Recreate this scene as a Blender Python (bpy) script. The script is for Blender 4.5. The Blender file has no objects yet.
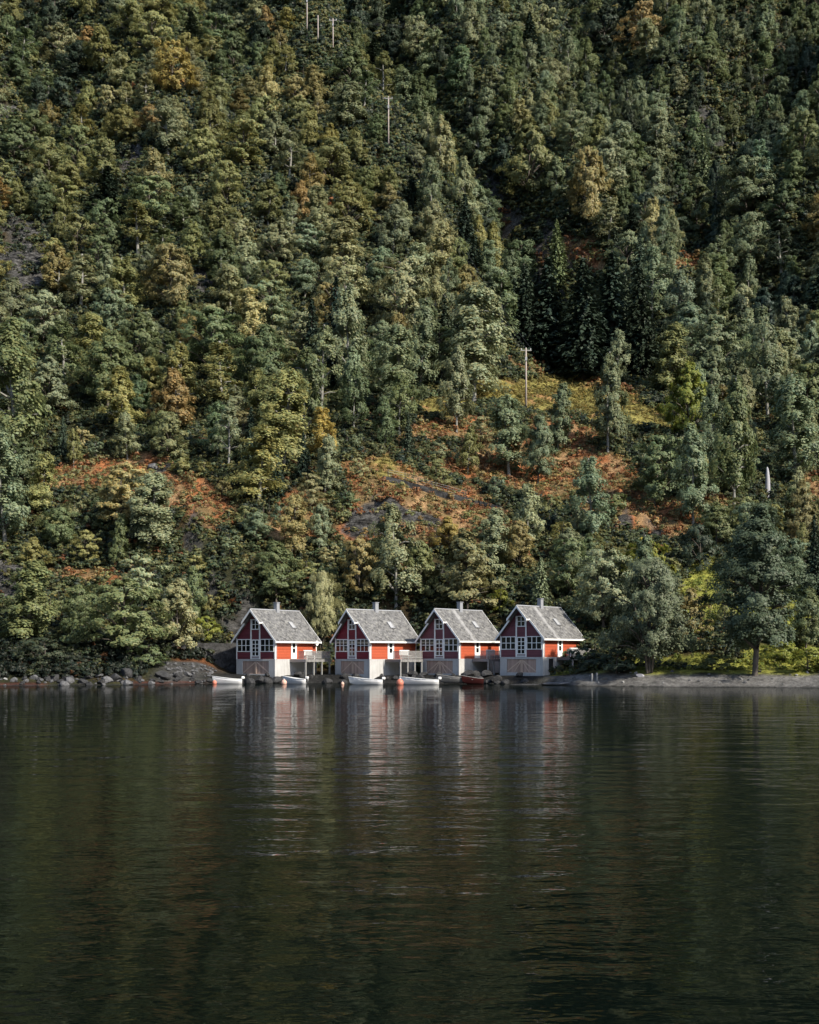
import bpy, math, random
import numpy as np
from mathutils import Vector, Matrix, Euler

random.seed(7)
R = np.random.default_rng(11)
scene = bpy.context.scene
COL = scene.collection
PI = math.pi
rad = math.radians

# ------------------------------------------------------------------ camera numbers
F, CX, HY, H0 = 1230.0, 409.5, 655.0, 3.4      # focal length in px, centre column, horizon row, eye height

def project(X, Y, Z):
    return CX + F * X / Y, HY - F * (Z - H0) / Y

# ------------------------------------------------------------------ noise
_tab = np.random.default_rng(5).random((256, 256))
def vnoise(x, y, s=0):
    x = np.asarray(x, float) + 37.3 * s; y = np.asarray(y, float) + 91.7 * s
    xi = np.floor(x).astype(int); yi = np.floor(y).astype(int)
    fx = x - xi; fy = y - yi
    fx = fx * fx * (3 - 2 * fx); fy = fy * fy * (3 - 2 * fy)
    a = _tab[xi & 255, yi & 255]; b = _tab[(xi + 1) & 255, yi & 255]
    c = _tab[xi & 255, (yi + 1) & 255]; d = _tab[(xi + 1) & 255, (yi + 1) & 255]
    return (a * (1 - fx) + b * fx) * (1 - fy) + (c * (1 - fx) + d * fx) * fy
def fbm(x, y, s=0, o=4):
    t = 0; a = 0.5
    for k in range(o):
        t = t + a * (vnoise(x * 2 ** k, y * 2 ** k, s + k) - .5); a *= .5
    return t
def sstep(a, b, x):
    t = np.clip((np.asarray(x, float) - a) / (b - a), 0, 1)
    return t * t * (3 - 2 * t)

# ------------------------------------------------------------------ terrain
PROFILE = {   # bearing column: list of (row, distance) the slope passes through
 -900: [(655,150),(560,172),(480,195),(250,270),(0,370),(-260,520)],
 -150: [(655,142),(640,150),(560,168),(480,188),(400,212),(250,262),(120,310),(0,365),(-150,440)],
 0:    [(652,143),(640,150),(560,168),(480,188),(400,212),(250,262),(120,310),(0,365),(-150,440)],
 120:  [(655,147),(640,153),(560,166),(510,177),(480,190),(400,215),(250,262),(120,312),(0,368),(-150,445)],
 230:  [(665,155),(640,159),(610,163),(560,168),(500,180),(440,200),(330,240),(200,283),(100,322),(0,368),(-150,445)],
 310:  [(660,159),(600,166),(540,178),(480,192),(420,214),(330,248),(200,290),(100,328),(0,372),(-150,460)],
 370:  [(660,158),(600,166),(540,177),(480,190),(420,216),(330,252),(200,295),(110,334),(40,410),(-40,440),(-150,480)],
 420:  [(660,157),(600,166),(560,174),(500,186),(470,200),(420,222),(390,240),(330,258),(200,300),(150,318),(100,385),(0,430),(-150,495)],
 480:  [(660,154),(600,166),(540,181),(480,202),(425,222),(395,245),(330,262),(270,285),(215,352),(120,382),(0,432),(-150,500)],
 540:  [(660,150),(600,164),(540,182),(480,204),(425,224),(388,256),(360,270),(300,322),(220,350),(120,388),(0,438),(-150,505)],
 620:  [(660,147),(630,153),(600,163),(540,180),(480,206),(430,226),(395,255),(370,272),(300,320),(220,350),(120,390),(0,442),(-150,510)],
 720:  [(660,143),(630,151),(600,158),(540,178),(480,205),(420,240),(330,295),(220,345),(120,390),(0,442),(-150,515)],
 819:  [(660,143),(630,152),(600,160),(540,180),(480,205),(420,238),(330,290),(220,342),(120,390),(0,445),(-150,520)],
 970:  [(660,143),(600,160),(540,180),(480,205),(420,238),(330,290),(220,342),(120,390),(0,445),(-150,520)],
 1700: [(655,150),(560,175),(480,205),(250,330),(0,445),(-260,600)],
}
pts = []
for px, lst in PROFILE.items():
    for py, Y in lst:
        pts.append(((px - CX) / F * Y, Y, H0 + (HY - py) / F * Y))
for X in (-330, -110, 110, 330):
    pts.append((X, 740, 590))
pts = np.array(pts)
def tps(r2):
    return np.where(r2 > 0, r2 * np.log(r2 + 1e-12), 0) * .5
_s = 100.0
_P = pts[:, :2] / _s
_n = len(pts)
_K = tps(((_P[:, None] - _P[None]) ** 2).sum(-1)) + np.eye(_n) * 2e-3
_Q = np.c_[np.ones(_n), _P]
_A = np.block([[_K, _Q], [_Q.T, np.zeros((3, 3))]])
_W = np.linalg.solve(_A, np.r_[pts[:, 2], 0, 0, 0])
def base_height(X, Y):
    p = np.c_[X.ravel(), Y.ravel()] / _s
    out = np.empty(len(p))
    for i in range(0, len(p), 20000):
        q = p[i:i + 20000]
        out[i:i + 20000] = tps(((q[:, None] - _P[None]) ** 2).sum(-1)) @ _W[:_n] + np.c_[np.ones(len(q)), q] @ _W[_n:]
    return out.reshape(X.shape)

_sx = np.array([-400, -70, -46, -33, -24, -14, 0, 8, 14, 20, 28, 45, 400.])
_sy = np.array([136, 135, 135.5, 139, 147, 149.5, 149, 147, 143.5, 136, 131.5, 127.5, 126.])
def shore(X):
    return np.interp(X, _sx, _sy) + 1.0 * fbm(np.asarray(X) / 6.0, np.asarray(X) * 0 + 3.3, 9, 3) * 2

# ellipses in bearing/row terms that locate real patches of ground: (px, py, rx, ry, tilt deg)
def ell(px, py, E):
    m = np.zeros(np.shape(px))
    for (cx, cy, rx, ry, a) in E:
        c, s = math.cos(rad(a)), math.sin(rad(a))
        dx, dy = px - cx, py - cy
        u = (dx * c + dy * s) / rx; v = (-dx * s + dy * c) / ry
        m = np.maximum(m, 1 - sstep(.75, 1.15, np.sqrt(u * u + v * v)))
    return m
E_MEADOW = [(560,400,115,20,8), (445,404,34,11,0), (640,418,40,9,5), (390,470,22,14,10)]
E_RUST = [(425,505,95,38,22), (520,468,72,26,15), (630,508,74,24,15), (365,520,22,35,0), (635,520,62,15,18), (560,445,50,22,10), (600,470,50,20,15), (110,472,72,17,-5), (190,498,45,20,30), (85,578,55,9,5),
          (575,258,45,14,5), (690,268,45,10,5), (480,465,50,14,10), (320,215,16,12,0), (165,85,25,14,0), (300,520,35,30,0), (545,372,40,6,25), (610,388,40,6,10),
          (445,430,50,12,0), (700,505,30,12,0), (812,490,10,18,0), (500,225,25,15,30)]
E_ROCK = [(18,248,42,48,20), (190,282,22,16,0), (85,100,18,10,0), (120,165,20,12,0), (205,530,26,22,35), (228,590,24,24,20), (408,518,42,9,35), (445,555,26,22,30), (130,148,15,9,0),
          (640,530,30,8,18), (8,575,22,22,0), (140,520,24,16,0), (372,520,16,22,40), (180,180,20,8,20), (5,105,12,14,0), (375,275,14,14,0), (160,465,12,8,0)]
E_GRASS = [(703,600,24,45,0), (800,612,22,26,0), (745,612,40,16,0), (672,668,50,9,0), (740,668,50,9,0), (790,662,60,16,0), (560,665,40,6,0)]

xs = np.unique(np.r_[np.arange(-330, -190, 10), np.arange(-190, -75, 1.0), np.arange(-75, 75, .6), np.arange(75, 190, 1.0), np.arange(190, 331, 10)])
ys = np.unique(np.r_[np.arange(112, 215, .5), np.arange(215, 470, 1.0), np.arange(470, 721, 8)])
GX, GY = np.meshgrid(xs, ys)
GZ = base_height(GX, GY)
def carve(line, depth, wid):
    P_ = [np.array(p) for p in line]; d = np.full(GX.shape, 1e9)
    for a_, b_ in zip(P_[:-1], P_[1:]):
        e = b_ - a_; t = np.clip(((GX - a_[0]) * e[0] + (GY - a_[1]) * e[1]) / (e @ e), 0, 1)
        d = np.minimum(d, np.hypot(GX - a_[0] - t * e[0], GY - a_[1] - t * e[1]))
    return depth * np.exp(-(d / wid) ** 2)
GULLY = [[(-20, 462), (-12, 410), (4, 372), (22, 345), (32, 318), (38, 296)], [(150, 440), (112, 395), (92, 368), (72, 340)], [(48, 470), (60, 425), (66, 400)], [(-112, 372), (-96, 330), (-84, 300)], [(-70, 420), (-62, 380), (-50, 345)], [(96, 330), (84, 300), (76, 280)]]
gul = np.zeros(GX.shape)
for L_, dp, wd_ in zip(GULLY, (21, 16, 12, 9, 8, 11), (19, 18, 13, 11, 10, 12)):
    g_ = carve(L_, dp, wd_); GZ = GZ - g_ + carve([(a_ - 26, b_) for a_, b_ in L_], dp * .40, wd_ * .85) + carve([(a_ + 27, b_ - 4) for a_, b_ in L_], dp * .75, wd_ * .8); gul = np.maximum(gul, g_ / dp)
GZ = GZ + 185 * np.exp(-((GX - 228) / 46) ** 2 - ((GY - 345) / 52) ** 2)     # spur added beyond the picture edge to shade the upper right slope
PX, PY = project(GX, GY, GZ)
wx = PX + 14 * fbm(GX / 7, GY / 7, 21, 3) * 2; wy = PY + 9 * fbm(GX / 7, GY / 7, 27, 3) * 2
rock = ell(wx, wy, E_ROCK)
inl = GY - shore(GX)
# hummocks, ledges, crags
amp = sstep(6, 30, inl)
GZ = GZ + amp * (5.5 * fbm(GX / 22, GY / 22, 3, 5) + 2.2 * fbm(GX / 6, GY / 6, 4, 3))
ridg = 1 - np.abs(2 * vnoise((GX * .8 + GY * .5) / 5.5, (GY * 1.0 - GX * .4) / 4.0, 31) - 1)
ridg2 = 1 - np.abs(2 * vnoise((GX + GY * .6) / 2.3, (GY - GX * .4) / 1.7, 33) - 1)
GZ = GZ + rock * (3.4 * (ridg - .45) + 1.3 * (ridg2 - .5)) * sstep(4, 12, inl)
# the shore: gravel on the right, boulders on the left, a level strip under the boathouses
bank = np.where(GX > 17, .3 * inl, .38 * inl)
low = np.where(inl < 0, np.maximum(.25 * inl, -4.5), np.minimum(bank, 40))
low = low + .22 * fbm(GX / 1.7, GY / 1.7, 41, 3) * sstep(-3, 1, inl)
w = sstep(5, 11, inl)
hm = sstep(-27, -22, GX) * (1 - sstep(17, 22, GX)) * (1 - sstep(11, 18, inl))   # boathouse strip
GZ = low * (1 - w) + np.maximum(GZ, .9) * w
strip = np.where(inl < 0, low, np.clip(.50 * inl, 0, .82 + .03 * inl)) + .16 * fbm(GX / 1.1, GY / 1.1, 43, 3) * sstep(-.5, 1, inl)
GZ = GZ * (1 - hm) + strip * hm
def ground(X, Y):
    X = np.asarray(X, float); Y = np.asarray(Y, float)
    i = np.clip(np.searchsorted(xs, X) - 1, 0, len(xs) - 2); j = np.clip(np.searchsorted(ys, Y) - 1, 0, len(ys) - 2)
    fx = (X - xs[i]) / (xs[i + 1] - xs[i]); fy = (Y - ys[j]) / (ys[j + 1] - ys[j])
    return (GZ[j, i] * (1 - fx) + GZ[j, i + 1] * fx) * (1 - fy) + (GZ[j + 1, i] * (1 - fx) + GZ[j + 1, i + 1] * fx) * fy
_YY = np.arange(120, 640, .4)
def hit(px, py, ymin=0):
    """world point of the slope seen at a bearing/row"""
    z = H0 + (HY - py) / F * _YY
    g = ground((px - CX) / F * _YY, _YY)
    ok = np.where((g >= z) & (_YY >= ymin))[0]
    Y = _YY[ok[0]] if len(ok) else 560.0
    X = (px - CX) / F * Y
    return Vector((float(X), float(Y), float(ground(X, Y))))

# ------------------------------------------------------------------ materials
def mat(name):
    m = bpy.data.materials.new(name); m.use_nodes = True
    nt = m.node_tree; nt.nodes.clear()
    out = nt.nodes.new('ShaderNodeOutputMaterial')
    return m, nt, out
def nd(nt, t, **kw):
    n = nt.nodes.new(t)
    for k, v in kw.items():
        if k.startswith('i_'):
            n.inputs[k[2:].replace('_', ' ')].default_value = v
        else:
            setattr(n, k, v)
    return n
def mix(nt, fac, a, b, mode='MIX'):
    n = nt.nodes.new('ShaderNodeMix'); n.data_type = 'RGBA'; n.blend_type = mode
    for s, v in ((0, fac), (6, a), (7, b)):
        if hasattr(v, 'links'): nt.links.new(v, n.inputs[s])
        elif s == 0: n.inputs[s].default_value = v
        else: n.inputs[s].default_value = (*v[:3], 1)
    return n.outputs[2]
def ramp(nt, src, stops):
    n = nt.nodes.new('ShaderNodeValToRGB'); nt.links.new(src, n.inputs[0])
    e = n.color_ramp.elements
    while len(e) < len(stops): e.new(.5)
    for k, (p, c) in enumerate(stops):
        e[k].position = p; e[k].color = (*c, 1) if len(c) == 3 else c
    return n.outputs[0]
def coords(nt, scale=(1, 1, 1), kind='Object'):
    tc = nt.nodes.new('ShaderNodeTexCoord'); mp = nt.nodes.new('ShaderNodeMapping')
    nt.links.new(tc.outputs[kind], mp.inputs[0]); mp.inputs['Scale'].default_value = scale
    return mp.outputs[0]
def noise(nt, vec, scale, detail=4, rough=.55):
    n = nd(nt, 'ShaderNodeTexNoise'); nt.links.new(vec, n.inputs['Vector'])
    n.inputs['Scale'].default_value = scale; n.inputs['Detail'].default_value = detail; n.inputs['Roughness'].default_value = rough
    return n.outputs[0]
def bump(nt, h, strength, dist, prev=None):
    n = nd(nt, 'ShaderNodeBump'); nt.links.new(h, n.inputs['Height'])
    n.inputs['Strength'].default_value = strength; n.inputs['Distance'].default_value = dist
    if prev is not None: nt.links.new(prev, n.inputs['Normal'])
    return n.outputs[0]
def bsdf(nt, out, color, rough=.8, spec=.3, normal=None, metal=0):
    b = nd(nt, 'ShaderNodeBsdfPrincipled')
    if hasattr(color, 'links'): nt.links.new(color, b.inputs['Base Color'])
    else: b.inputs['Base Color'].default_value = (*color, 1)
    if hasattr(rough, 'links'): nt.links.new(rough, b.inputs['Roughness'])
    else: b.inputs['Roughness'].default_value = rough
    b.inputs['Specular IOR Level'].default_value = spec; b.inputs['Metallic'].default_value = metal
    if normal is not None: nt.links.new(normal, b.inputs['Normal'])
    nt.links.new(b.outputs[0], out.inputs[0])
    return b

def m_plain(name, c, rough=.6, var=.25, scale=3.0, bumpd=.01, spec=.3):
    m, nt, out = mat(name); v = coords(nt)
    n = noise(nt, v, scale, 5)
    col = mix(nt, n, [x * (1 - var) for x in c], [min(1, x * (1 + var)) for x in c])
    bsdf(nt, out, col, rough, spec, bump(nt, noise(nt, v, scale * 6, 3), .5, bumpd))
    return m
def m_boards(name, c, axis, pitch=.16, var=.18, worn=None):
    """painted boards; axis = the local axis across the boards"""
    m, nt, out = mat(name); v = coords(nt)
    sp = nd(nt, 'ShaderNodeSeparateXYZ'); nt.links.new(v, sp.inputs[0])
    mm = nd(nt, 'ShaderNodeMath', operation='DIVIDE'); nt.links.new(sp.outputs[axis], mm.inputs[0]); mm.inputs[1].default_value = pitch
    fr = nd(nt, 'ShaderNodeMath', operation='FRACT'); nt.links.new(mm.outputs[0], fr.inputs[0])
    fl = nd(nt, 'ShaderNodeMath', operation='FLOOR'); nt.links.new(mm.outputs[0], fl.inputs[0])
    wn = nd(nt, 'ShaderNodeTexWhiteNoise', noise_dimensions='1D'); nt.links.new(fl.outputs[0], wn.inputs['W'])
    gap = ramp(nt, fr.outputs[0], [(0, (0, 0, 0)), (.10, (1, 1, 1)), (.9, (1, 1, 1)), (1, (.25, .25, .25))])
    col = mix(nt, wn.outputs[0], [x * (1 - var) for x in c], [min(1, x * (1 + var)) for x in c])
    st = (.5, 6, 6) if axis != 0 else (6, 6, .5)
    v2 = coords(nt, st)
    n2 = noise(nt, v2, 1.4, 5)
    f2 = ramp(nt, n2, [(.45, (0, 0, 0)), (.75, (1, 1, 1))])
    wc = worn if worn else [x * .55 for x in c]
    f3 = nd(nt, 'ShaderNodeMath', operation='MULTIPLY'); nt.links.new(f2, f3.inputs[0]); f3.inputs[1].default_value = .45
    col = mix(nt, f3.outputs[0], col, wc)
    bsdf(nt, out, col, .62, .3, bump(nt, gap, .8, .02))
    return m
M = {}
M['white'] = m_plain('white_paint', (.86, .86, .84), .5, .10, 1.5, .004)
M['trimgrey'] = m_plain('weathered_white_paint', (.62, .63, .63), .6, .14, 1.5, .004)
M['concrete'] = None
m, nt, out = mat('foundation_concrete'); v = coords(nt)
c1 = mix(nt, noise(nt, v, .8, 6, .65), (.33, .33, .325), (.60, .60, .59))
v3 = coords(nt, (2.5, 2.5, .35))
c1 = mix(nt, ramp(nt, noise(nt, v3, 1.2, 5), [(.52, (0, 0, 0)), (.75, (.45, .45, .45))]), c1, (.24, .235, .22))
bsdf(nt, out, c1, .85, .2, bump(nt, noise(nt, v, 9, 5), .6, .02)); M['concrete'] = m
M['slate'] = None
def m_slate(streak):
    m, nt, out = mat('slate_roof'); v = coords(nt)
    br = nd(nt, 'ShaderNodeTexVoronoi', feature='F1'); v4 = coords(nt, (1, 1, 1)); nt.links.new(v4, br.inputs['Vector']); br.inputs['Scale'].default_value = 3.4
    base = mix(nt, br.outputs['Color'], (.042, .042, .046), (.178, .178, .185))
    hsv = nd(nt, 'ShaderNodeHueSaturation'); nt.links.new(base, hsv.inputs['Color']); hsv.inputs['Saturation'].default_value = .12
    li = ramp(nt, noise(nt, v, 2.2, 8, .75), [(.50, (0, 0, 0)), (.66, (1, 1, 1))])
    col = mix(nt, li, hsv.outputs[0], (.27, .268, .25))
    dk = ramp(nt, noise(nt, v, 3.1, 7, .7), [(.55, (0, 0, 0)), (.7, (.8, .8, .8))])
    col = mix(nt, dk, col, (.065, .065, .06))
    if streak:   # rain-washed stripe below the chimney flashing
        sp = nd(nt, 'ShaderNodeSeparateXYZ'); nt.links.new(v, sp.inputs[0])
        ad = nd(nt, 'ShaderNodeMath', operation='ADD'); nt.links.new(sp.outputs[1], ad.inputs[0]); nt.links.new(noise(nt, v, 1.5), ad.inputs[1])
        st = ramp(nt, ad.outputs[0], [(0, (0, 0, 0)), (1, (0, 0, 0))])
        mr = nd(nt, 'ShaderNodeMapRange'); nt.links.new(ad.outputs[0], mr.inputs[0])
        mr.inputs[1].default_value = 2.7; mr.inputs[2].default_value = 3.0; 
        mr2 = nd(nt, 'ShaderNodeMapRange'); nt.links.new(ad.outputs[0], mr2.inputs[0]); mr2.inputs[1].default_value = 3.6; mr2.inputs[2].default_value = 3.3
        mu = nd(nt, 'ShaderNodeMath', operation='MULTIPLY'); nt.links.new(mr.outputs[0], mu.inputs[0]); nt.links.new(mr2.outputs[0], mu.inputs[1])
        mu2 = nd(nt, 'ShaderNodeMath', operation='MULTIPLY'); nt.links.new(mu.outputs[0], mu2.inputs[0]); mu2.inputs[1].default_value = .45
        col = mix(nt, mu2.outputs[0], col, (.42, .42, .42))
    bsdf(nt, out, col, .75, .35, bump(nt, br.outputs['Distance'], .7, .05))
    return m
M['slate'] = m_slate(False); M['slate_streak'] = m_slate(True)
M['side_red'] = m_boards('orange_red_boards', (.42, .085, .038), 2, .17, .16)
M['gable_crimson_shaded'] = m_boards('crimson_shaded_boards', (.19, .018, .032), 2, .17, .2)  # gable reds hold part of the shade: darker and bluer than the side boards
M['gable_plum_shaded'] = m_boards('plum_shaded_boards', (.165, .056, .070), 2, .17, .2)
M['gable_maroon_shaded'] = m_boards('maroon_shaded_boards', (.16, .034, .046), 2, .17, .2)
M['door_wood'] = m_boards('brown_garage_boards', (.42, .30, .245), 0, .18, .25, (.26, .18, .15))
M['brace'] = m_plain('pale_brace_wood', (.60, .45, .35), .7, .2, 4)
M['deckwood'] = m_boards('grey_deck_boards', (.25, .245, .24), 1, .14, .25, (.12, .12, .115))
M['greywood'] = m_plain('weathered_grey_wood', (.30, .295, .285), .8, .35, 3)
M['postwood'] = m_plain('pale_post_wood', (.30, .30, .29), .8, .3, 3)
M['darkwood'] = m_plain('dark_wet_wood', (.045, .04, .035), .7, .4, 2)
M['polewood'] = m_plain('bleached_pole_wood', (.36, .31, .28), .8, .25, 2)
M['black'] = m_plain('black_rubber', (.02, .02, .022), .5, .3, 5)
M['metal'] = m_plain('grey_galvanised_metal', (.33, .34, .36), .45, .15, 4)
M['chimney'] = m_plain('chimney_sheet_grey', (.26, .27, .29), .6, .2, 2)
M['boat'] = m_plain('white_boat_gelcoat', (.60, .61, .62), .3, .07, 2, .002, .5)
M['boatgrey'] = m_plain('faded_grey_boat', (.10, .10, .10), .6, .25, 2)
M['boatred'] = m_plain('dark_red_boat', (.030, .008, .008), .8, .25, 2, .01, .05)
M['buoy'] = m_plain('orange_buoy', (.55, .19, .13), .45, .15, 3, .003)
M['buoypale'] = m_plain('faded_pink_buoy', (.62, .38, .30), .5, .15, 3, .003)
m, nt, out = mat('window_glass'); bsdf(nt, out, (.012, .014, .016), .06, .6); M['glass'] = m
m, nt, out = mat('sky_reflection_glass'); bsdf(nt, out, (.38, .39, .40), .12, .6); M['glasspale'] = m  # skylight pane, sky reflection put into its pale colour
def m_rock(name, a, b):
    m, nt, out = mat(name); v = coords(nt)
    n = noise(nt, v, 1.3, 8, .7)
    col = mix(nt, ramp(nt, n, [(.3, (0, 0, 0)), (.7, (1, 1, 1))]), a, b)
    li = ramp(nt, noise(nt, v, 3.7, 6, .7), [(.58, (0, 0, 0)), (.68, (1, 1, 1))])
    col = mix(nt, li, col, [x * 1.7 for x in b])
    bsdf(nt, out, col, .85, .25, bump(nt, n, 1, .25)); return m
M['rock'] = m_rock('grey_rock', (.045, .047, .05), (.17, .17, .175))
M['rockpale'] = m_rock('pale_rock', (.20, .20, .20), (.42, .42, .41))
M['rockdark'] = m_rock('dark_wet_rock', (.015, .016, .017), (.06, .06, .062))
M['stonewall'] = m_rock('dark_stone_masonry', (.02, .02, .02), (.075, .075, .075))
M['stonegrey'] = m_rock('grey_stone_masonry', (.13, .13, .13), (.24, .24, .24))
M['whitestone'] = m_plain('white_stone', (.36, .36, .39), .7, .12, 1.2, .02)

# foliage: the tint is a property of each plant
def m_leaf(name, trans=.3):
    m, nt, out = mat(name)
    at = nd(nt, 'ShaderNodeAttribute', attribute_type='INSTANCER', attribute_name='tint')
    lv = nd(nt, 'ShaderNodeAttribute', attribute_type='GEOMETRY', attribute_name='leafvar')
    v = mix(nt, 1.0, at.outputs['Color'], lv.outputs['Color'], 'MULTIPLY')
    d = nd(nt, 'ShaderNodeBsdfDiffuse'); nt.links.new(v, d.inputs[0])
    t = nd(nt, 'ShaderNodeBsdfTranslucent'); nt.links.new(v, t.inputs[0])
    ms = nd(nt, 'ShaderNodeMixShader'); ms.inputs[0].default_value = trans
    nt.links.new(d.outputs[0], ms.inputs[1]); nt.links.new(t.outputs[0], ms.inputs[2])
    g = nd(nt, 'ShaderNodeBsdfGlossy'); g.inputs['Roughness'].default_value = .5; g.inputs[0].default_value = (.5, .5, .5, 1)
    ms2 = nd(nt, 'ShaderNodeMixShader'); ms2.inputs[0].default_value = .03
    nt.links.new(ms.outputs[0], ms2.inputs[1]); nt.links.new(g.outputs[0], ms2.inputs[2])
    nt.links.new(ms2.outputs[0], out.inputs[0])
    return m
M['leaf'] = m_leaf('leaves', .42); M['needle'] = m_leaf('needles', .1)
M['bark_birch'] = m_plain('pale_birch_bark', (.23, .225, .205), .8, .5, 1.5, .03)
M['bark'] = m_plain('grey_brown_bark', (.11, .095, .08), .9, .4, 1.5, .05)

# ------------------------------------------------------------------ mesh helpers
class MB:
    def __init__(s): s.v = []; s.f = []
    def add(s, vs, fs, mtx=None):
        o = len(s.v)
        s.v += [tuple(mtx @ Vector(p)) if mtx else tuple(p) for p in vs]
        s.f += [tuple(i + o for i in f) for f in fs]; return s
    def box(s, x0, x1, y0, y1, z0, z1, mtx=None):
        vs = [(x, y, z) for x in (x0, x1) for y in (y0, y1) for z in (z0, z1)]
        return s.add(vs, [(0, 1, 3, 2), (4, 6, 7, 5), (0, 4, 5, 1), (2, 3, 7, 6), (0, 2, 6, 4), (1, 5, 7, 3)], mtx)
    def prism(s, poly, d0, d1, axis='y'):
        """poly in the plane across axis, extruded from d0 to d1"""
        n = len(poly)
        def P(a, b, d): return (a, d, b) if axis == 'y' else ((d, a, b) if axis == 'x' else (a, b, d))
        vs = [P(a, b, d0) for a, b in poly] + [P(a, b, d1) for a, b in poly]
        return s.add(vs, [tuple(range(n)), tuple(range(2 * n - 1, n - 1, -1))] + [(i, i + n, (i + 1) % n + n, (i + 1) % n) for i in range(n)])
    def tube(s, path, radii, n=6):
        path = [Vector(p) for p in path]; o = len(s.v); m = len(path)
        for i, p in enumerate(path):
            d = (path[min(i + 1, m - 1)] - path[max(i - 1, 0)]).normalized()
            a = d.orthogonal().normalized() if abs(d.z) < .95 else Vector((1, 0, 0)); b = d.cross(a).normalized(); a = b.cross(d)
            r = radii[i] if hasattr(radii, '__len__') else radii
            for k in range(n):
                t = 2 * PI * k / n; s.v.append(tuple(p + (a * math.cos(t) + b * math.sin(t)) * r))
        for i in range(m - 1):
            for k in range(n):
                k2 = (k + 1) % n; s.f.append((o + i * n + k, o + i * n + k2, o + (i + 1) * n + k2, o + (i + 1) * n + k))
        s.f.append(tuple(o + k for k in range(n - 1, -1, -1))); s.f.append(tuple(o + (m - 1) * n + k for k in range(n)))
        return s
    def mesh(s, name, m=None, smooth=False):
        me = bpy.data.meshes.new(name); me.from_pydata(s.v, [], s.f)
        if m: me.materials.append(m)
        if smooth:
            me.polygons.foreach_set('use_smooth', [True] * len(me.polygons))
        me.update(); return me
    def build(s, name, m, parent=None, smooth=False, bev=0, loc=None):
        o = bpy.data.objects.new(name, s.mesh(name, m, smooth)); COL.objects.link(o)
        import bmesh
        bm = bmesh.new(); bm.from_mesh(o.data); bmesh.ops.recalc_face_normals(bm, faces=bm.faces); bm.to_mesh(o.data); bm.free()
        if parent is not None: o.parent = parent
        if loc is not None: o.location = loc
        if bev:
            b = o.modifiers.new('bevel', 'BEVEL'); b.width = bev; b.segments = 1; b.limit_method = 'ANGLE'
        return o
def tag(o, label, cat, group=None):
    o['label'] = label; o['category'] = cat
    if group: o['group'] = group
    return o
def thing(name, label, cat, loc=(0, 0, 0), rz=0, group=None):
    o = bpy.data.objects.new(name, None); COL.objects.link(o); o.empty_display_size = .3
    o.location = loc; o.rotation_euler = (0, 0, rz)
    return tag(o, label, cat, group)

# ------------------------------------------------------------------ ground object
PX, PY = project(GX, GY, GZ)
wx = PX + 22 * fbm(GX / 6, GY / 6, 21, 4) * 2; wy = PY + 14 * fbm(GX / 6, GY / 6, 27, 4) * 2
gzx = np.gradient(GZ, xs, axis=1); gzy = np.gradient(GZ, ys, axis=0)
slope = np.sqrt(gzx ** 2 + gzy ** 2)
rock = np.maximum(ell(wx, wy, E_ROCK), .0)
rock = np.clip(rock * sstep(.36, .56, .5 + fbm(GX / 4.2, GY / 4.2, 52, 4) * 1.2) * 1.1 + sstep(2.0, 2.9, slope) * .7, 0, 1)
def lay(c, col, m):
    return c * (1 - m[..., None]) + np.array(col) * m[..., None]
C = np.zeros(GX.shape + (3,)) + np.array((.045, .048, .022))
C = lay(C, (.075, .055, .025), sstep(.45, .7, vnoise(GX / 5, GY / 5, 61)))
rust = ell(wx, wy, E_RUST)
C = lay(C, (.27, .185, .085), rust)
C = lay(C, (.42, .17, .07), rust * sstep(.46, .56, .5 + fbm(GX / 3.0, GY / 3.0, 63, 4) * 1.3))
C = lay(C, (.45, .28, .14), rust * sstep(.55, .68, .5 + fbm(GX / 5, GY / 5, 66, 4) * 1.3))
mead = ell(wx, wy, E_MEADOW)
C = lay(C, (.33, .29, .085), mead * .95)
C = lay(C, (.36, .21, .09), mead * sstep(.60, .72, .5 + fbm(GX / 4, GY / 4, 64, 4)))
C = lay(C, (.36, .37, .075), ell(wx, wy, E_GRASS) * .9)
C = lay(C, (.12, .122, .128), rock)
inl = GY - shore(GX)
lft = (1 - sstep(-26, -22, GX)); rgt = sstep(13, 18, GX)
C = lay(C, (.20, .075, .032), lft * sstep(3, 5, inl) * (1 - sstep(9, 12, inl)) * sstep(.4, .55, vnoise(GX / 3, GY / 3, 71)) * .8)
C = lay(C, (.085, .084, .08), lft * sstep(-31, -29, GX) * (1 - sstep(-24, -22, GX)) * (1 - sstep(7, 8, inl)))
C = lay(C, (.13, .05, .035), lft * (1 - sstep(.5, 1.1, inl)) * sstep(.35, .5, vnoise(GX / 5, GY / 5, 73)))
C = lay(C, (.215, .21, .20), rgt * (1 - sstep(3.6, 4.8, inl + 1.2 * fbm(GX / 3, GY / 3, 74, 3))))
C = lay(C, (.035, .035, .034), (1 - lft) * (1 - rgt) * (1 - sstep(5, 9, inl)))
C = lay(C, (.05, .05, .048), 1 - sstep(-.1, .5, inl))
C = C * (.75 + .5 * vnoise(GX / 1.3, GY / 1.3, 81))[..., None]
ny, nx = GX.shape
me = bpy.data.meshes.new('hillside')
co = np.stack([GX, GY, GZ], -1).reshape(-1, 3)
idx = np.arange(nx * ny).reshape(ny, nx)
q = np.stack([idx[:-1, :-1], idx[:-1, 1:], idx[1:, 1:], idx[1:, :-1]], -1).reshape(-1, 4)
me.vertices.add(len(co)); me.vertices.foreach_set('co', co.ravel().astype(np.float32))
me.loops.add(q.size); me.loops.foreach_set('vertex_index', q.ravel().astype(np.int32))
me.polygons.add(len(q)); me.polygons.foreach_set('loop_start', np.arange(0, q.size, 4, dtype=np.int32))
me.update(calc_edges=True)
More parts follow.
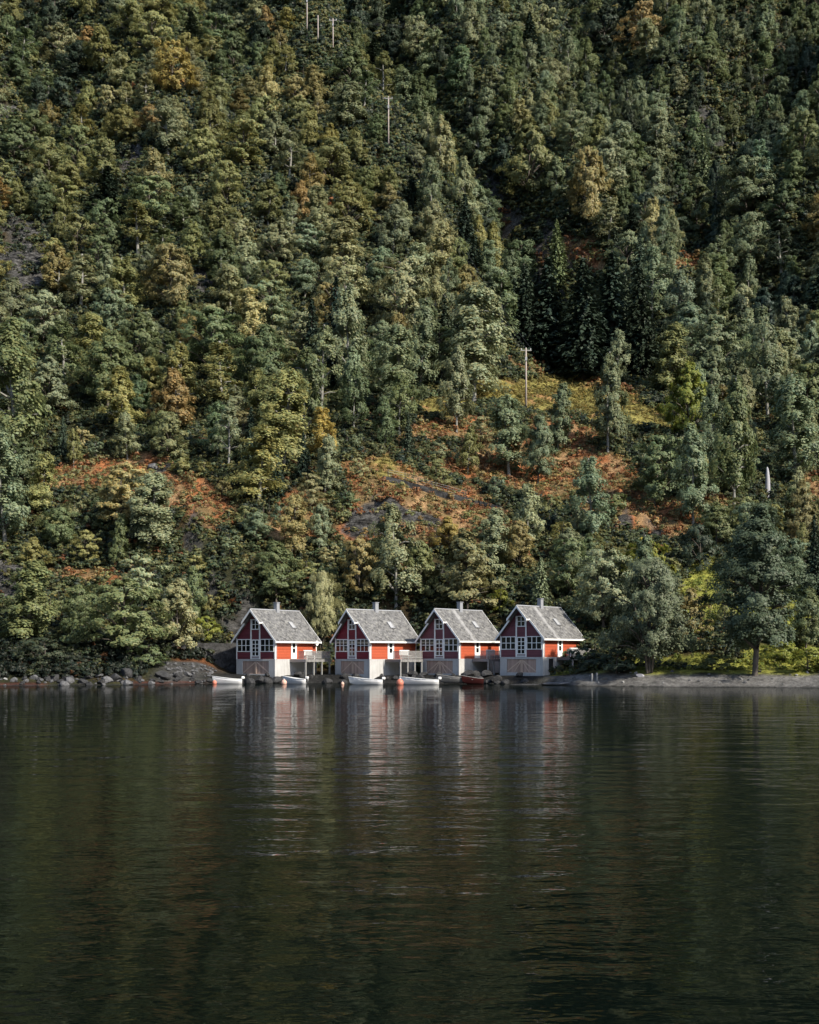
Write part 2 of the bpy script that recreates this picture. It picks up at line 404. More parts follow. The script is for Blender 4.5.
me.polygons.foreach_set('use_smooth', np.ones(len(q), bool))
a = me.attributes.new('surface', 'FLOAT_COLOR', 'POINT'); a.data.foreach_set('color', np.c_[C.reshape(-1, 3), np.ones(len(co))].ravel().astype(np.float32))
a = me.attributes.new('rockiness', 'FLOAT', 'POINT'); a.data.foreach_set('value', rock.ravel().astype(np.float32))
m, nt, out = mat('hillside_ground'); v = coords(nt)
at = nd(nt, 'ShaderNodeAttribute', attribute_name='surface'); rk = nd(nt, 'ShaderNodeAttribute', attribute_name='rockiness')
n1 = noise(nt, v, 1.6, 6, .7); n2 = noise(nt, coords(nt, (1, 1, 2.2)), .55, 8, .75)
f = ramp(nt, n1, [(.3, (.45, .45, .45)), (.7, (1.5, 1.5, 1.5))])
col = mix(nt, 1, at.outputs['Color'], f, 'MULTIPLY')
rc = ramp(nt, n2, [(.36, (.006, .006, .007)), (.44, (.055, .054, .052)), (.54, (.145, .143, .138)), (.64, (.25, .247, .24)), (.74, (.40, .395, .385))])
n3 = noise(nt, coords(nt, (.5, .9, 2.2)), 1.7, 9, .75)
rc = mix(nt, 1, rc, ramp(nt, n3, [(.40, (.12, .12, .12)), (.5, (.8, .8, .8)), (.62, (1.25, 1.22, 1.18))]), 'MULTIPLY')
col = mix(nt, rk.outputs['Fac'], col, rc)
bsdf(nt, out, col, .9, .15, bump(nt, n2, 1, 1.3, bump(nt, n1, .8, .5)))
me.materials.append(m)
hill = bpy.data.objects.new('hillside', me); COL.objects.link(hill); hill['kind'] = 'structure'

# ------------------------------------------------------------------ the other side of the fjord, behind the viewer
ox_, oy_ = np.meshgrid(np.linspace(-2600, 2600, 90), np.linspace(-1500, -420, 40))
oz_ = np.clip((-420 - oy_) * .62, -5, 430) + 160 * fbm(ox_ / 420, oy_ / 420, 15, 5) * sstep(0, 250, -420 - oy_) - 4
ob = MB(); nxo = 90
ob.add(np.stack([ox_, oy_, oz_], -1).reshape(-1, 3).tolist(), [(j * nxo + i, j * nxo + i + 1, (j + 1) * nxo + i + 1, (j + 1) * nxo + i) for j in range(39) for i in range(89)])
m, nt, out = mat('far_wooded_slope'); v = coords(nt)
bsdf(nt, out, mix(nt, noise(nt, v, .03, 8, .7), (.02, .028, .015), (.075, .08, .045)), .95, .1)
opp = ob.build('opposite_hillside', m, None, True); opp['kind'] = 'structure'

# ------------------------------------------------------------------ water
wb = MB()
wb.add([(-2600, -430, 0), (2600, -430, 0), (2600, 165, 0), (-2600, 165, 0)], [(0, 1, 2, 3)])
m, nt, out = mat('fjord_water')
b1 = noise(nt, coords(nt, (.6, 1, 1)), .45, 2, .5)
b2 = noise(nt, coords(nt, (.6, 1, 1)), 1.5, 3, .55)
b3 = noise(nt, coords(nt, (.5, 1, 1)), 4.6, 2, .5)
sy = nd(nt, 'ShaderNodeSeparateXYZ'); nt.links.new(coords(nt), sy.inputs[0])
calm = nd(nt, 'ShaderNodeMapRange'); nt.links.new(sy.outputs[1], calm.inputs[0]); calm.inputs[1].default_value = 35; calm.inputs[2].default_value = 110; calm.inputs[3].default_value = 1; calm.inputs[4].default_value = .22
pat = nd(nt, 'ShaderNodeMapRange'); nt.links.new(noise(nt, coords(nt, (.35, 1, 1)), .045, 3), pat.inputs[0]); pat.inputs[1].default_value = .3; pat.inputs[2].default_value = .7; pat.inputs[3].default_value = .6; pat.inputs[4].default_value = 1.35
cm = nd(nt, 'ShaderNodeMath', operation='MULTIPLY'); nt.links.new(calm.outputs[0], cm.inputs[0]); nt.links.new(pat.outputs[0], cm.inputs[1])
def wv(h, dist, prev=None):
    mu = nd(nt, 'ShaderNodeMath', operation='MULTIPLY'); nt.links.new(h, mu.inputs[0]); nt.links.new(cm.outputs[0], mu.inputs[1])
    return bump(nt, mu.outputs[0], 1, dist, prev)
N = wv(b1, .088); N = wv(b2, .028, N); N = wv(b3, .008, N)
fr = nd(nt, 'ShaderNodeFresnel'); fr.inputs['IOR'].default_value = 1.33; nt.links.new(N, fr.inputs['Normal'])
g = nd(nt, 'ShaderNodeBsdfGlossy'); g.inputs[0].default_value = (1, 1, 1, 1); g.inputs['Roughness'].default_value = .02; nt.links.new(N, g.inputs['Normal'])
d = nd(nt, 'ShaderNodeBsdfDiffuse'); d.inputs[0].default_value = (.002, .004, .003, 1)
ms = nd(nt, 'ShaderNodeMixShader'); f1 = nd(nt, 'ShaderNodeMath', operation='MULTIPLY'); nt.links.new(fr.outputs[0], f1.inputs[0]); f1.inputs[1].default_value = .64
f2 = nd(nt, 'ShaderNodeMath', operation='MINIMUM'); nt.links.new(f1.outputs[0], f2.inputs[0]); f2.inputs[1].default_value = .50
nt.links.new(f2.outputs[0], ms.inputs[0]); nt.links.new(d.outputs[0], ms.inputs[1]); nt.links.new(g.outputs[0], ms.inputs[2]); nt.links.new(ms.outputs[0], out.inputs[0])
water = wb.build('water', m); water['kind'] = 'structure'

# ------------------------------------------------------------------ plants: meshes
def rdirs(n, rng):
    d = rng.normal(size=(n, 3)); return d / np.linalg.norm(d, axis=1)[:, None]
def leaf_arrays(Cn, Nn, S, asp, rng, along=None):
    n = len(Cn)
    t = np.cross(Nn, rdirs(n, rng)) if along is None else along - (along * Nn).sum(1)[:, None] * Nn
    t /= np.linalg.norm(t, axis=1)[:, None] + 1e-9
    b = np.cross(Nn, t)
    v = np.stack([Cn - t * S[:, None], Cn - b * (S * asp)[:, None], Cn + t * S[:, None], Cn + b * (S * asp)[:, None]], 1)
    return v.reshape(-1, 3)
def clump_leaves(cent, axis_c, lr, nsub, nleaf, size, rng, flat=.75, droop=0.0, spread=.34):
    """cent: limb-end centres; each gets nsub clumps of nleaf leaves"""
    P, Nn, V = [], [], []
    for c, r, ax in zip(cent, lr, axis_c):
        d = rdirs(nsub, rng); d[:, 2] = np.abs(d[:, 2]) * .9 + d[:, 2] * .1 if rng.random() < .6 else d[:, 2]
        sub = c + d * r * rng.uniform(.45, 1.0, (nsub, 1)) * np.array((1, 1, flat))
        for s in sub:
            k = max(4, int(nleaf * rng.uniform(.6, 1.4)))
            dd = rdirs(k, rng); q = s + dd * (r * spread * rng.uniform(.3, 1.15, (k, 1))) * np.array((1, 1, .8))
            if droop: q[:, 2] -= np.abs(rng.normal(size=k)) * droop
            o = (s - ax); o = o / (np.linalg.norm(o) + 1e-6)
            nn = dd * .50 + o * .95 + rdirs(k, rng) * .22 + np.array((0, 0, .22))
            P.append(q); Nn.append(nn / np.linalg.norm(nn, axis=1)[:, None])
            V.append(np.full(k, rng.uniform(.86, 1.16)) * rng.uniform(.86, 1.14, k))
    P = np.concatenate(P); Nn = np.concatenate(Nn); V = np.concatenate(V)
    return P, Nn, rng.uniform(size[0], size[1], len(P)), V
class Plant: pass
def mk_plant(name, verts, var, trunk, hue, leafmat, barkmat, rng):
    """verts: leaf quad corners; returns crown mesh, trunk mesh and the two joined"""
    p = Plant(); n = len(var)
    cols = np.ones((n, 4), np.float32); cols[:, :3] = var[:, None] * (1 + hue * rng.normal(size=(n, 1)) * np.array((1.0, .25, -.3)))
    cols = np.clip(cols, .2, 2)
    def make(nm, withtrunk):
        v = verts; faces = np.arange(n * 4).reshape(-1, 4)
        me = bpy.data.meshes.new(nm)
        tv = np.array(trunk.v, np.float32) if withtrunk else np.zeros((0, 3), np.float32)
        allv = np.concatenate([v.astype(np.float32), tv])
        me.vertices.add(len(allv)); me.vertices.foreach_set('co', allv.ravel())
        tf = trunk.f if withtrunk else []
        ls = np.concatenate([faces.ravel()] + [np.array(f) + n * 4 for f in tf]).astype(np.int32)
        lens = np.array([4] * n + [len(f) for f in tf])
        st = np.r_[0, np.cumsum(lens)[:-1]].astype(np.int32)
        me.loops.add(len(ls)); me.loops.foreach_set('vertex_index', ls)
        me.polygons.add(len(lens)); me.polygons.foreach_set('loop_start', st)
        me.materials.append(leafmat)
        if withtrunk:
            me.materials.append(barkmat)
            me.polygons.foreach_set('material_index', np.r_[np.zeros(n, np.int32), np.ones(len(tf), np.int32)])
        me.update(calc_edges=True)
        a = me.attributes.new('leafvar', 'FLOAT_COLOR', 'POINT')
        cc = np.ones((len(allv), 4), np.float32); cc[:n * 4] = np.repeat(cols, 4, axis=0)
        a.data.foreach_set('color', cc.ravel())
        return me
    p.crown = make(name + '_crown', False)
    p.joined = make(name, True)
    p.trunk = trunk.mesh(name + '_trunk', barkmat, True)
    allz = verts[:, 2]; p.h = float(np.percentile(allz, 99.5)); p.w = float(2 * np.percentile(np.hypot(verts[:, 0], verts[:, 1]), 96))
    return p
def limbs(trunk_path, r0, cents, rng, r_l=.05, stems=1):
    mb = MB(); tp = [Vector(p) for p in trunk_path]; n = len(tp)
    mb.tube(tp, [r0 * (1 - .85 * i / (n - 1)) for i in range(n)], 7)
    for c in cents:
        c = Vector(c); z0 = max(.12 * tp[-1].z, c.z - math.hypot(c.x, c.y) * rng.uniform(.6, 1.2) - .3)
        k = min(n - 1, max(0, next((i for i, p in enumerate(tp) if p.z > z0), n - 1)))
        a = tp[k]; mid = a.lerp(c, .5) + Vector((0, 0, .12 * (c - a).length))
        mb.tube([a, mid, c], [r_l, r_l * .65, r_l * .25], 4)
    return mb
def deciduous(name, seed, H, Rw, z0, nl, lobe, prof, nsub, nleaf, size, flat, droop, bark, hue=.12, stems=1):
    rng = np.random.default_rng(seed)
    cents, axs, lrs = [], [], []
    lean = rng.normal(size=2) * .03 * H
    ph = rng.uniform(0, 6.28)
    for i in range(nl):
        t = (i + rng.uniform(.1, .9)) / nl
        z = z0 * H + (1 - z0) * H * (t ** .92) * .93
        r = Rw * prof(t) * rng.uniform(.30, .92)
        a = ph + i * 2.399 + rng.normal() * .5
        asym = 1 + .22 * math.sin(a * 2 + ph * 3)
        c = np.array((r * math.cos(a) * asym + lean[0] * t, r * math.sin(a) * asym + lean[1] * t, z - .04 * H * rng.random()))
        cents.append(c); axs.append(np.array((lean[0] * t, lean[1] * t, z - .06 * H))); lrs.append(lobe * rng.uniform(.65, 1.25) * (1.0 - .38 * t))
    P, Nn, S, V = clump_leaves(cents, axs, lrs, nsub, nleaf, size, rng, flat, droop)
    V = V * (1 + .08 * rng.normal())
    verts = leaf_arrays(P, Nn, S, .62, rng)
    tp = [(lean[0] * max(t, 0) + .01 * H * math.sin(t * 5 + ph), lean[1] * max(t, 0), t * H * .94) for t in (-.16, 0, .15, .3, .45, .6, .75, .88, 1)]
    mb = limbs(tp, .014 * H + .03, cents, rng, .009 * H)
    if stems > 1:
        for k in range(stems - 1):
            c = cents[int(nl * (.35 + .15 * k)) % nl]
            mb.tube([(.15 * k, .1, -1), (c[0] * .25, c[1] * .25, H * .18), (c[0] * .7, c[1] * .7, max(c[2] * .6, H * .3)), tuple(c)], [.012 * H, .011 * H, .008 * H, .003 * H], 5)
    return mk_plant(name, verts, V, mb, hue, M['leaf'], bark, rng)
def spruce(name, seed, H, Rw):
    rng = np.random.default_rng(seed); P, Nn, A, S, V = [], [], [], [], []
    mb = MB(); mb.tube([(0, 0, -1.5), (0, 0, 0), (0, 0, H * .5), (0, 0, H)], [.022 * H, .018 * H, .01 * H, .02], 6)
    z = .06 * H
    while z < H * .985:
        t = z / H; L = Rw * (1 - t) ** .85 * (1 if t > .12 else .8) + .12
        nb = max(5, int(11 * (1 - t) + 4)); a0 = rng.uniform(0, 6.28)
        for k in range(nb):
            a = a0 + 6.283 * k / nb + rng.normal() * .18; l = L * rng.uniform(.62, 1.12)
            m = max(5, int(l * 11)); u = np.sort(rng.uniform(.12, 1, m))
            dirv = np.array((math.cos(a), math.sin(a), 0)); side = np.array((-math.sin(a), math.cos(a), 0))
            q = dirv * (u * l)[:, None] + side * (rng.normal(size=m) * .10 * l * (1.1 - u))[:, None]
            q[:, 2] += z - .30 * l * u + .18 * l * u ** 3 - np.abs(rng.normal(size=m)) * .18
            n = np.array((0, 0, 1.0)) * .7 + dirv * .5 + rdirs(m, rng) * .55
            P.append(q); Nn.append(n / np.linalg.norm(n, axis=1)[:, None]); A.append(np.tile(dirv + np.array((0, 0, -.45)), (m, 1)) + rdirs(m, rng) * .5)
            S.append(rng.uniform(.16, .34, m)); V.append(rng.uniform(.7, 1.3, m) * rng.uniform(.8, 1.2))
        z += H * .026 * rng.uniform(.8, 1.25) * (1.1 - .5 * t)
    P = np.concatenate(P); V = np.concatenate(V)
    verts = leaf_arrays(P, np.concatenate(Nn), np.concatenate(S), .42, rng, np.concatenate(A))
    return mk_plant(name, verts, V, mb, .05, M['needle'], M['bark'], rng)
egg = lambda t: (math.sin(PI * min(1, (t * .92 + .10)) ** .8) ** .8) * (1 - .25 * t)
rnd = lambda t: math.sqrt(max(0, 1 - (1.75 * t - .75) ** 2)) if t > .05 else .6
tall = lambda t: (1 - t) ** .55 * (.55 + .45 * min(1, t * 4))
K = {}
K['birch'] = [deciduous('birch', 100 + i, 12, [2.7, 3.0, 2.4, 2.9, 3.2, 2.5, 2.8, 3.3, 2.6][i], [.16, .2, .14, .12, .22, .18, .13, .2, .1][i], [27, 34, 22, 30, 38, 24, 32, 26, 36][i], [1.3, 1.15, 1.45, 1.2, 1.1, 1.4, 1.2, 1.35, 1.1][i], egg if i % 2 else tall, 12, 34, (.09, .18), .8, .38, M['bark_birch'], .10) for i in range(9)]
K['thin'] = [deciduous('thin_birch', 130 + i, 12, [2.2, 2.6, 2.0][i], .26, 18, 1.0, egg, 11, 28, (.08, .16), .7, .3, M['bark_birch'], .10) for i in range(3)]
K['broad'] = [deciduous('broadleaf', 160 + i, 10, [3.9, 4.3, 3.7, 4.4, 4.0, 3.5, 4.2][i], [.16, .12, .2, .15, .1, .18, .12][i], [36, 44, 30, 48, 40, 34, 42][i], [1.45, 1.2, 1.5, 1.15, 1.3, 1.4, 1.25][i], rnd if i % 3 else egg, 12, 34, (.09, .18), .7, .12, M['bark'], .10) for i in range(7)]
K['layer'] = [deciduous('layered_tree', 190 + i, 9, [3.4, 3.9, 3.2][i], .22, 30, 1.25, rnd, 12, 32, (.085, .17), .48, .05, M['bark'], .14) for i in range(3)]
K['spruce'] = [spruce('spruce', 210 + i, 14, [2.7, 2.4, 3.0][i]) for i in range(3)]
K['shrub'] = [deciduous('shrub', 230 + i, 2.6, [1.7, 1.9, 1.5, 1.8][i], .06, 16, .62, rnd, 10, 24, (.055, .11), .8, .05, M['bark'], .14) for i in range(4)]
K['willow'] = [deciduous('willow', 250, 13, 6.2, .17, 60, 1.75, rnd, 15, 42, (.08, .16), .8, .30, M['bark'], .06, 5)]
K['alder'] = [deciduous('alder', 255, 18, 4.9, .20, 62, 1.65, egg, 15, 42, (.08, .165), .75, .28, M['bark'], .06)]
K['tuft'] = [deciduous('tuft', 270 + i, .8, .75, .05, 7, .34, rnd, 5, 8, (.06, .14), .8, .0, M['bark'], .22) for i in range(3)]
NAMES = {'birch': ('birch_tree', 'tree'), 'thin': ('birch_tree', 'tree'), 'broad': ('broadleaf_tree', 'tree'), 'layer': ('broadleaf_tree', 'tree'), 'spruce': ('spruce_tree', 'tree'),
         'shrub': ('shrub', 'shrub'), 'willow': ('willow_tree', 'tree'), 'alder': ('alder_tree', 'tree')}
T = {'blue': (0.211, 0.255, 0.143), 'grey': (0.292, 0.319, 0.182), 'green': (0.171, 0.211, 0.097), 'olive': (0.275, 0.277, 0.110), 'pale': (0.369, 0.363, 0.187),
     'ochre': (.42, .300, .125), 'gold': (0.385, 0.319, 0.105), 'dark': (0.072, 0.099, 0.064), 'spruce': (0.037, 0.057, 0.039), 'lime': (0.275, 0.308, 0.066), 'rust': (0.330, 0.160, 0.072), 'bronze': (.315, .275, .120)}
def jitter(c, rng, a=.14):
    k = rng.uniform(1 - a, 1 + a); h = rng.normal() * .05
    return tuple(float(np.clip(x * k * f, .01, .6)) for x, f in zip(c, (1 + h, 1, 1 - h)))
def plant(kind, loc, h, w, tint, label, group=None, rng=R, var=None):
    nm, cat = NAMES[kind]; P = K[kind][int(rng.integers(len(K[kind]))) if var is None else var % len(K[kind])]
    e = thing(nm, label, cat, loc, float(rng.uniform(0, 6.28)), group)
    sz = h / P.h; sw = w / P.w; e.scale = (sw, sw, sz)
    for n_, me_ in (('trunk', P.trunk), ('crown', P.crown)):
        o = bpy.data.objects.new(n_, me_); COL.objects.link(o); o.parent = e
        if n_ == 'crown': o['tint'] = tint
    return e
exec_list = []
# ------------------------------------------------------------------ trees that stand out, one by one
# kind, column, base row, height px, width px, tint, label
LIST = [
 ('willow',650,673,112,106,'wil','big round grey-green willow on the grass right beside the last boathouse'),
 ('alder',757,676,168,92,'shade','tallest dark tree with a bare trunk standing on the gravel beach edge'),
 ('broad',128,660,80,88,'left','light green bushy tree with several domes on the boulder shore bank'),
 ('broad',176,652,72,60,'pale','pale yellow-green tree leaning over the scree near the first boathouse'),
 ('broad',603,634,82,66,'grey','grey-green tree directly behind the rightmost boathouse'),
 ('willow',322,652,74,46,'pale','pale drooping tree between the first and second boathouse'),
 ('birch',396,612,104,56,'pale','feathery pale green birch in front of the bare rock slab'),
 ('broad',468,616,82,78,'bronze','golden olive tree above the roof of the third boathouse'),
 ('birch',592,542,84,46,'blue','single blue-green birch standing over red heath below the meadow'),
 ('birch',508,476,80,42,'blue','blue-green birch at the lower edge of the meadow beside the power pole'),
 ('broad',538,486,70,40,'blue','round blue-green tree under the birch at the meadow edge'),
 ('birch',557,452,68,27,'blue','narrow young birch in the middle of the grassy meadow'),
 ('birch',607,452,98,40,'blue','tall slim birch at the far end of the meadow'),
 ('broad',655,508,72,58,'green','dark green round tree above the red heath patch'),
 ('birch',694,524,100,46,'blue','tall blue-green birch beside the dark round tree above the red heath'),
 ('birch',733,512,132,50,'green','tall green birch just before the white standing stone'),
 ('birch',398,416,88,46,'blue','blue-green birch at the left end of the meadow'),
 ('birch',456,432,86,36,'grey','slim grey-green birch in front of the left half of the meadow'),
 ('birch',474,402,116,64,'grey','big silvery birch rising left above the power pole'),
 ('broad',268,398,72,62,'green','broad rounded dark green tree midway up the slope among olive birches'),
 ('birch',350,402,116,48,'grey','tall grey-green birch next to the dark spruces at midslope'),
 ('spruce',312,394,92,32,'spruce','narrow dark spruce nearest the tall grey-green birch at midslope'),
 ('spruce',336,392,112,34,'spruce','taller dark spruce of the pair at midslope'),
 ('spruce',548,372,112,52,'spruce','dark spruce behind the power pole, first in the spruce stand'),
 ('spruce',583,380,118,56,'spruce','biggest dark spruce in the stand above the meadow'),
 ('spruce',612,376,120,52,'spruce','dark spruce in the stand above the tall slim birch'),
 ('spruce',640,378,108,44,'spruce','last dark spruce on the uphill end of the stand'),
 ('spruce',524,352,84,40,'spruce','dark spruce half hidden behind the big silvery birch'),
 ('broad',588,228,76,48,'bronze','golden-brown rounded tree standing alone above the orange heath clearing'),
 ('broad',528,204,84,62,'olive','large yellow-olive tree beside the small clearing high on the slope'),
 ('spruce',703,192,56,24,'blue','pale narrow spruce poking out of the high birch wood'),
 ('shrub',640,586,46,60,'lime','round yellow-green bush behind the willow'),
 ('shrub',700,568,42,50,'dark','dark round shrub above the strip of bright grass'),
 ('birch',796,486,108,54,'blue','tall blue-green birch at the edge above the white standing stone'),
 ('broad',803,556,74,50,'bronze','olive-brown rounded tree below the white standing stone'),
 ('broad',752,552,48,44,'blue','round blue-green tree directly below the white standing stone'),
 ('birch',14,466,146,74,'green','tall dark green birch by the crag at the picture edge'),
 ('birch',4,548,118,54,'blue','blue-green birch above the boulders at the picture edge'),
 ('birch',24,646,84,54,'left','light green feathery birch by the pale marker post'),
 ('broad',78,640,54,46,'green','small green tree on the bank above the reddest boulders'),
 ('birch',284,470,98,58,'olive','olive birch with layered branches over the rusty slope'),
 ('layer',300,402,50,70,'olive','flat-topped olive tree with spreading layers at midslope'),
 ('layer',118,535,70,64,'bronze','brownish layered tree on the rusty bluff above the boulders'),
 ('birch',150,548,74,52,'grey','grey-green birch over the dark rock face'),
 ('thin',228,470,66,30,'grey','thin birch with white trunk above the grey rock face'),
 ('birch',258,505,76,56,'olive','olive green birch over the cliff behind the first boathouse'),
 ('spruce',541,620,60,22,'blue','small young spruce behind the rightmost boathouse roof'),
 ('broad',520,574,52,40,'bronze','reddish brown small tree between the third and fourth boathouse'),
 ('broad',688,440,76,52,'lime','fresh yellow-green tree at the far right of the meadow'),
 ('birch',710,470,84,34,'blue','slim blue-green birch under the fresh yellow-green tree'),
 ('birch',768,420,110,52,'blue','tall blue-green birch on the slope above the white standing stone'),
 ('broad',605,200,62,52,'grey','grey rounded tree above the orange heath clearing'),
 ('broad',172,100,54,48,'gold','yellow-orange tree standing out high on the olive slope'),
 ('broad',640,55,48,46,'ochre','tan-coloured tree high in the dark green wood'),
 ('birch',302,226,44,24,'ochre','slim orange birch on the olive slope'),
 ('birch',268,40,34,20,'ochre','small orange birch high under the power poles'),
 ('broad',330,345,60,44,'bronze','brownish tree above the two midslope spruces'),
 ('broad',420,600,56,44,'olive','olive bush tree behind the second boathouse chimney'),
 ('broad',276,608,62,56,'green','dark green tree on the cliff foot above the first boathouse roof'),
 ('broad',360,600,58,44,'bronze','brown bushy tree behind the second boathouse'),
 ('broad',570,600,60,50,'green','green rounded tree behind the rightmost boathouse ridge'),
 ('birch',488,580,70,40,'grey','grey-green birch above the third boathouse roof'),
 ('broad',450,560,40,36,'gold','small golden shrubby tree at the foot of the bare rock slab'),
 ('broad',690,640,50,44,'bronze','brownish small tree between the willow and the bright grass'),
 ('broad',806,652,62,44,'green','dark green tree behind the lime bank at the picture edge'),
 ('shrub',588,670,22,42,'dark','dark green bush against the wall of the rightmost boathouse'),
 ('shrub',616,674,24,46,'dark','low dark bush at the beach edge under the willow'),
 ('shrub',570,666,17,34,'green','green bush in front of the cellar door of the rightmost boathouse'),
 ('shrub',712,670,15,44,'green','wide dark hedge-like bush below the pale road wall'),
 ('shrub',783,662,20,44,'lime','lime green bush on the bank right of the tallest beach tree'),
 ('shrub',808,672,24,40,'lime','lime green bush nearest the water at the picture edge'),
 ('shrub',208,640,22,34,'lime','yellow bush on top of the dark wall beside the first boathouse'),
 ('shrub',186,640,18,28,'gold','golden bush at the end of the dark wall'),
 ('shrub',345,640,24,24,'green','green bush left of the second boathouse gable'),
 ('shrub',500,612,22,24,'lime','yellow-green bush between the roofs of the third and fourth boathouse'),
 ('shrub',45,665,26,60,'dark','dark bush hanging over the boulder shore'),
 ('shrub',148,668,22,44,'green','green bush at the top of the grey scree'),
 ('spruce',815,600,60,26,'spruce','small dark spruce at the picture edge above the bank'),
]
placed = []       # (X, Y, radius)
for kind, px, py, hp, wp, tn, label in LIST:
    p = hit(px, py)
    k = p.y / F
    T['left'] = (.225, .262, .115); T['wil'] = (.150, .190, .120); T['shade'] = (.115, .150, .090)
    plant(kind, p, hp * k, wp * k, jitter(T[tn], R, .06), label)
    placed.append((p.x, p.y, wp * k * (.36 if hp > 50 else .3), 0))

# ------------------------------------------------------------------ the wood: individuals where they show largest, the rest one mass
CLEAR = [(560,398,125,24,8), (445,404,38,15,0)] + E_MEADOW + E_GRASS + [(425,502,84,36,23), (520,466,40,14,15), (372,520,14,26,0), (635,515,60,18,18), (565,443,46,20,10), (110,474,60,12,-5), (190,505,36,20,30), (85,578,45,7,5),
         (575,258,36,10,5), (690,268,38,7,10), (600,470,34,10,15), (812,490,8,14,0), (767,484,11,17,0), (526,380,7,30,0), (389,128,6,26,0), (318,28,20,26,0)] + [(a, b, c * .55, d * .55, e) for a, b, c, d, e in E_ROCK]
OLIVE = [(120,180,330,250,25)]
PALE = [(560,215,110,70,15), (430,260,60,130,40), (300,300,60,60,0)]
SPR = [(585,330,75,50,10)]
SHADE = [(760,60,120,90,20), (20,10,120,60,0), (420,30,90,35,25)]
_cx, _cy = np.meshgrid(np.arange(-200, 1020, 3), np.arange(-260, 720, 3))
_CL = ell(_cx, _cy, CLEAR)
def clr(px, py):
    i, j = int((px + 200) // 3), int((py + 260) // 3)
    return _CL[j, i] if 0 <= j < _CL.shape[0] and 0 <= i < _CL.shape[1] else 0
cell = {}
def near(X, Y, r):
    i, j = int(X // 6), int(Y // 6)
    for a in range(i - 2, i + 3):
        for b in range(j - 2, j + 3):
            for (x, y, q, h) in cell.get((a, b), ()):
                if (x - X) ** 2 + (y - Y) ** 2 < (q + r) ** 2: return True
    return False
def put(X, Y, r): cell.setdefault((int(X // 6), int(Y // 6)), []).append((X, Y, r, 0))
for x, y, r, _ in placed: put(x, y, r)
RR = np.random.default_rng(77)
N0 = 40000
cx = RR.uniform(-210, 235, N0); cy = RR.uniform(146, 530, N0)
cz = ground(cx, cy); ppx, ppy = project(cx, cy, cz)
inF = (ppx > -150) & (ppx < 970) & (ppy > -150) & (cy - shore(cx) > 9.5) & ~((cx > -25) & (cx < 23) & (cy < 164))
eo = ell(ppx, ppy, OLIVE); ep = ell(ppx, ppy, PALE); es = ell(ppx, ppy, SPR)
gl = gul[np.clip(np.searchsorted(ys, cy), 0, len(ys) - 1), np.clip(np.searchsorted(xs, cx), 0, len(xs) - 1)]
WORDS = {'blue': 'blue-green', 'grey': 'grey-green', 'green': 'dark green', 'olive': 'olive', 'pale': 'pale green', 'ochre': 'orange-tinged', 'gold': 'golden', 'dark': 'blackish green', 'spruce': 'blackish green', 'lime': 'yellow-green', 'rust': 'rusty', 'bronze': 'bronze'}
SPEC = {'birch': 'birch', 'thin': 'thin birch', 'broad': 'round-crowned tree', 'layer': 'layered tree', 'spruce': 'pointed spruce', 'shrub': 'shrub'}
def zone(px, py):
    if py < 240:
        if px < 200: return 'high on the slope above the grey crag'
        if px < 360: return 'high on the olive slope below the power poles'
        if px < 540: return 'high in the wood beside the shaded gully'
        return 'high in the wood above the orange heath clearing'
    if py < 445:
        if px < 170: return 'on the slope below the grey crag'
        if px < 370: return 'at midslope around the pair of spruces'
        if px < 560: return 'around the meadow with the power pole'
        return 'on the slope between spruce stand and white standing stone'
    if px < 235: return 'on the rusty bluff above the boulder shore'
    if px < 560: return 'on the bluff behind the red boathouses'
    return 'on the slope behind the gravel beach'
cand = []
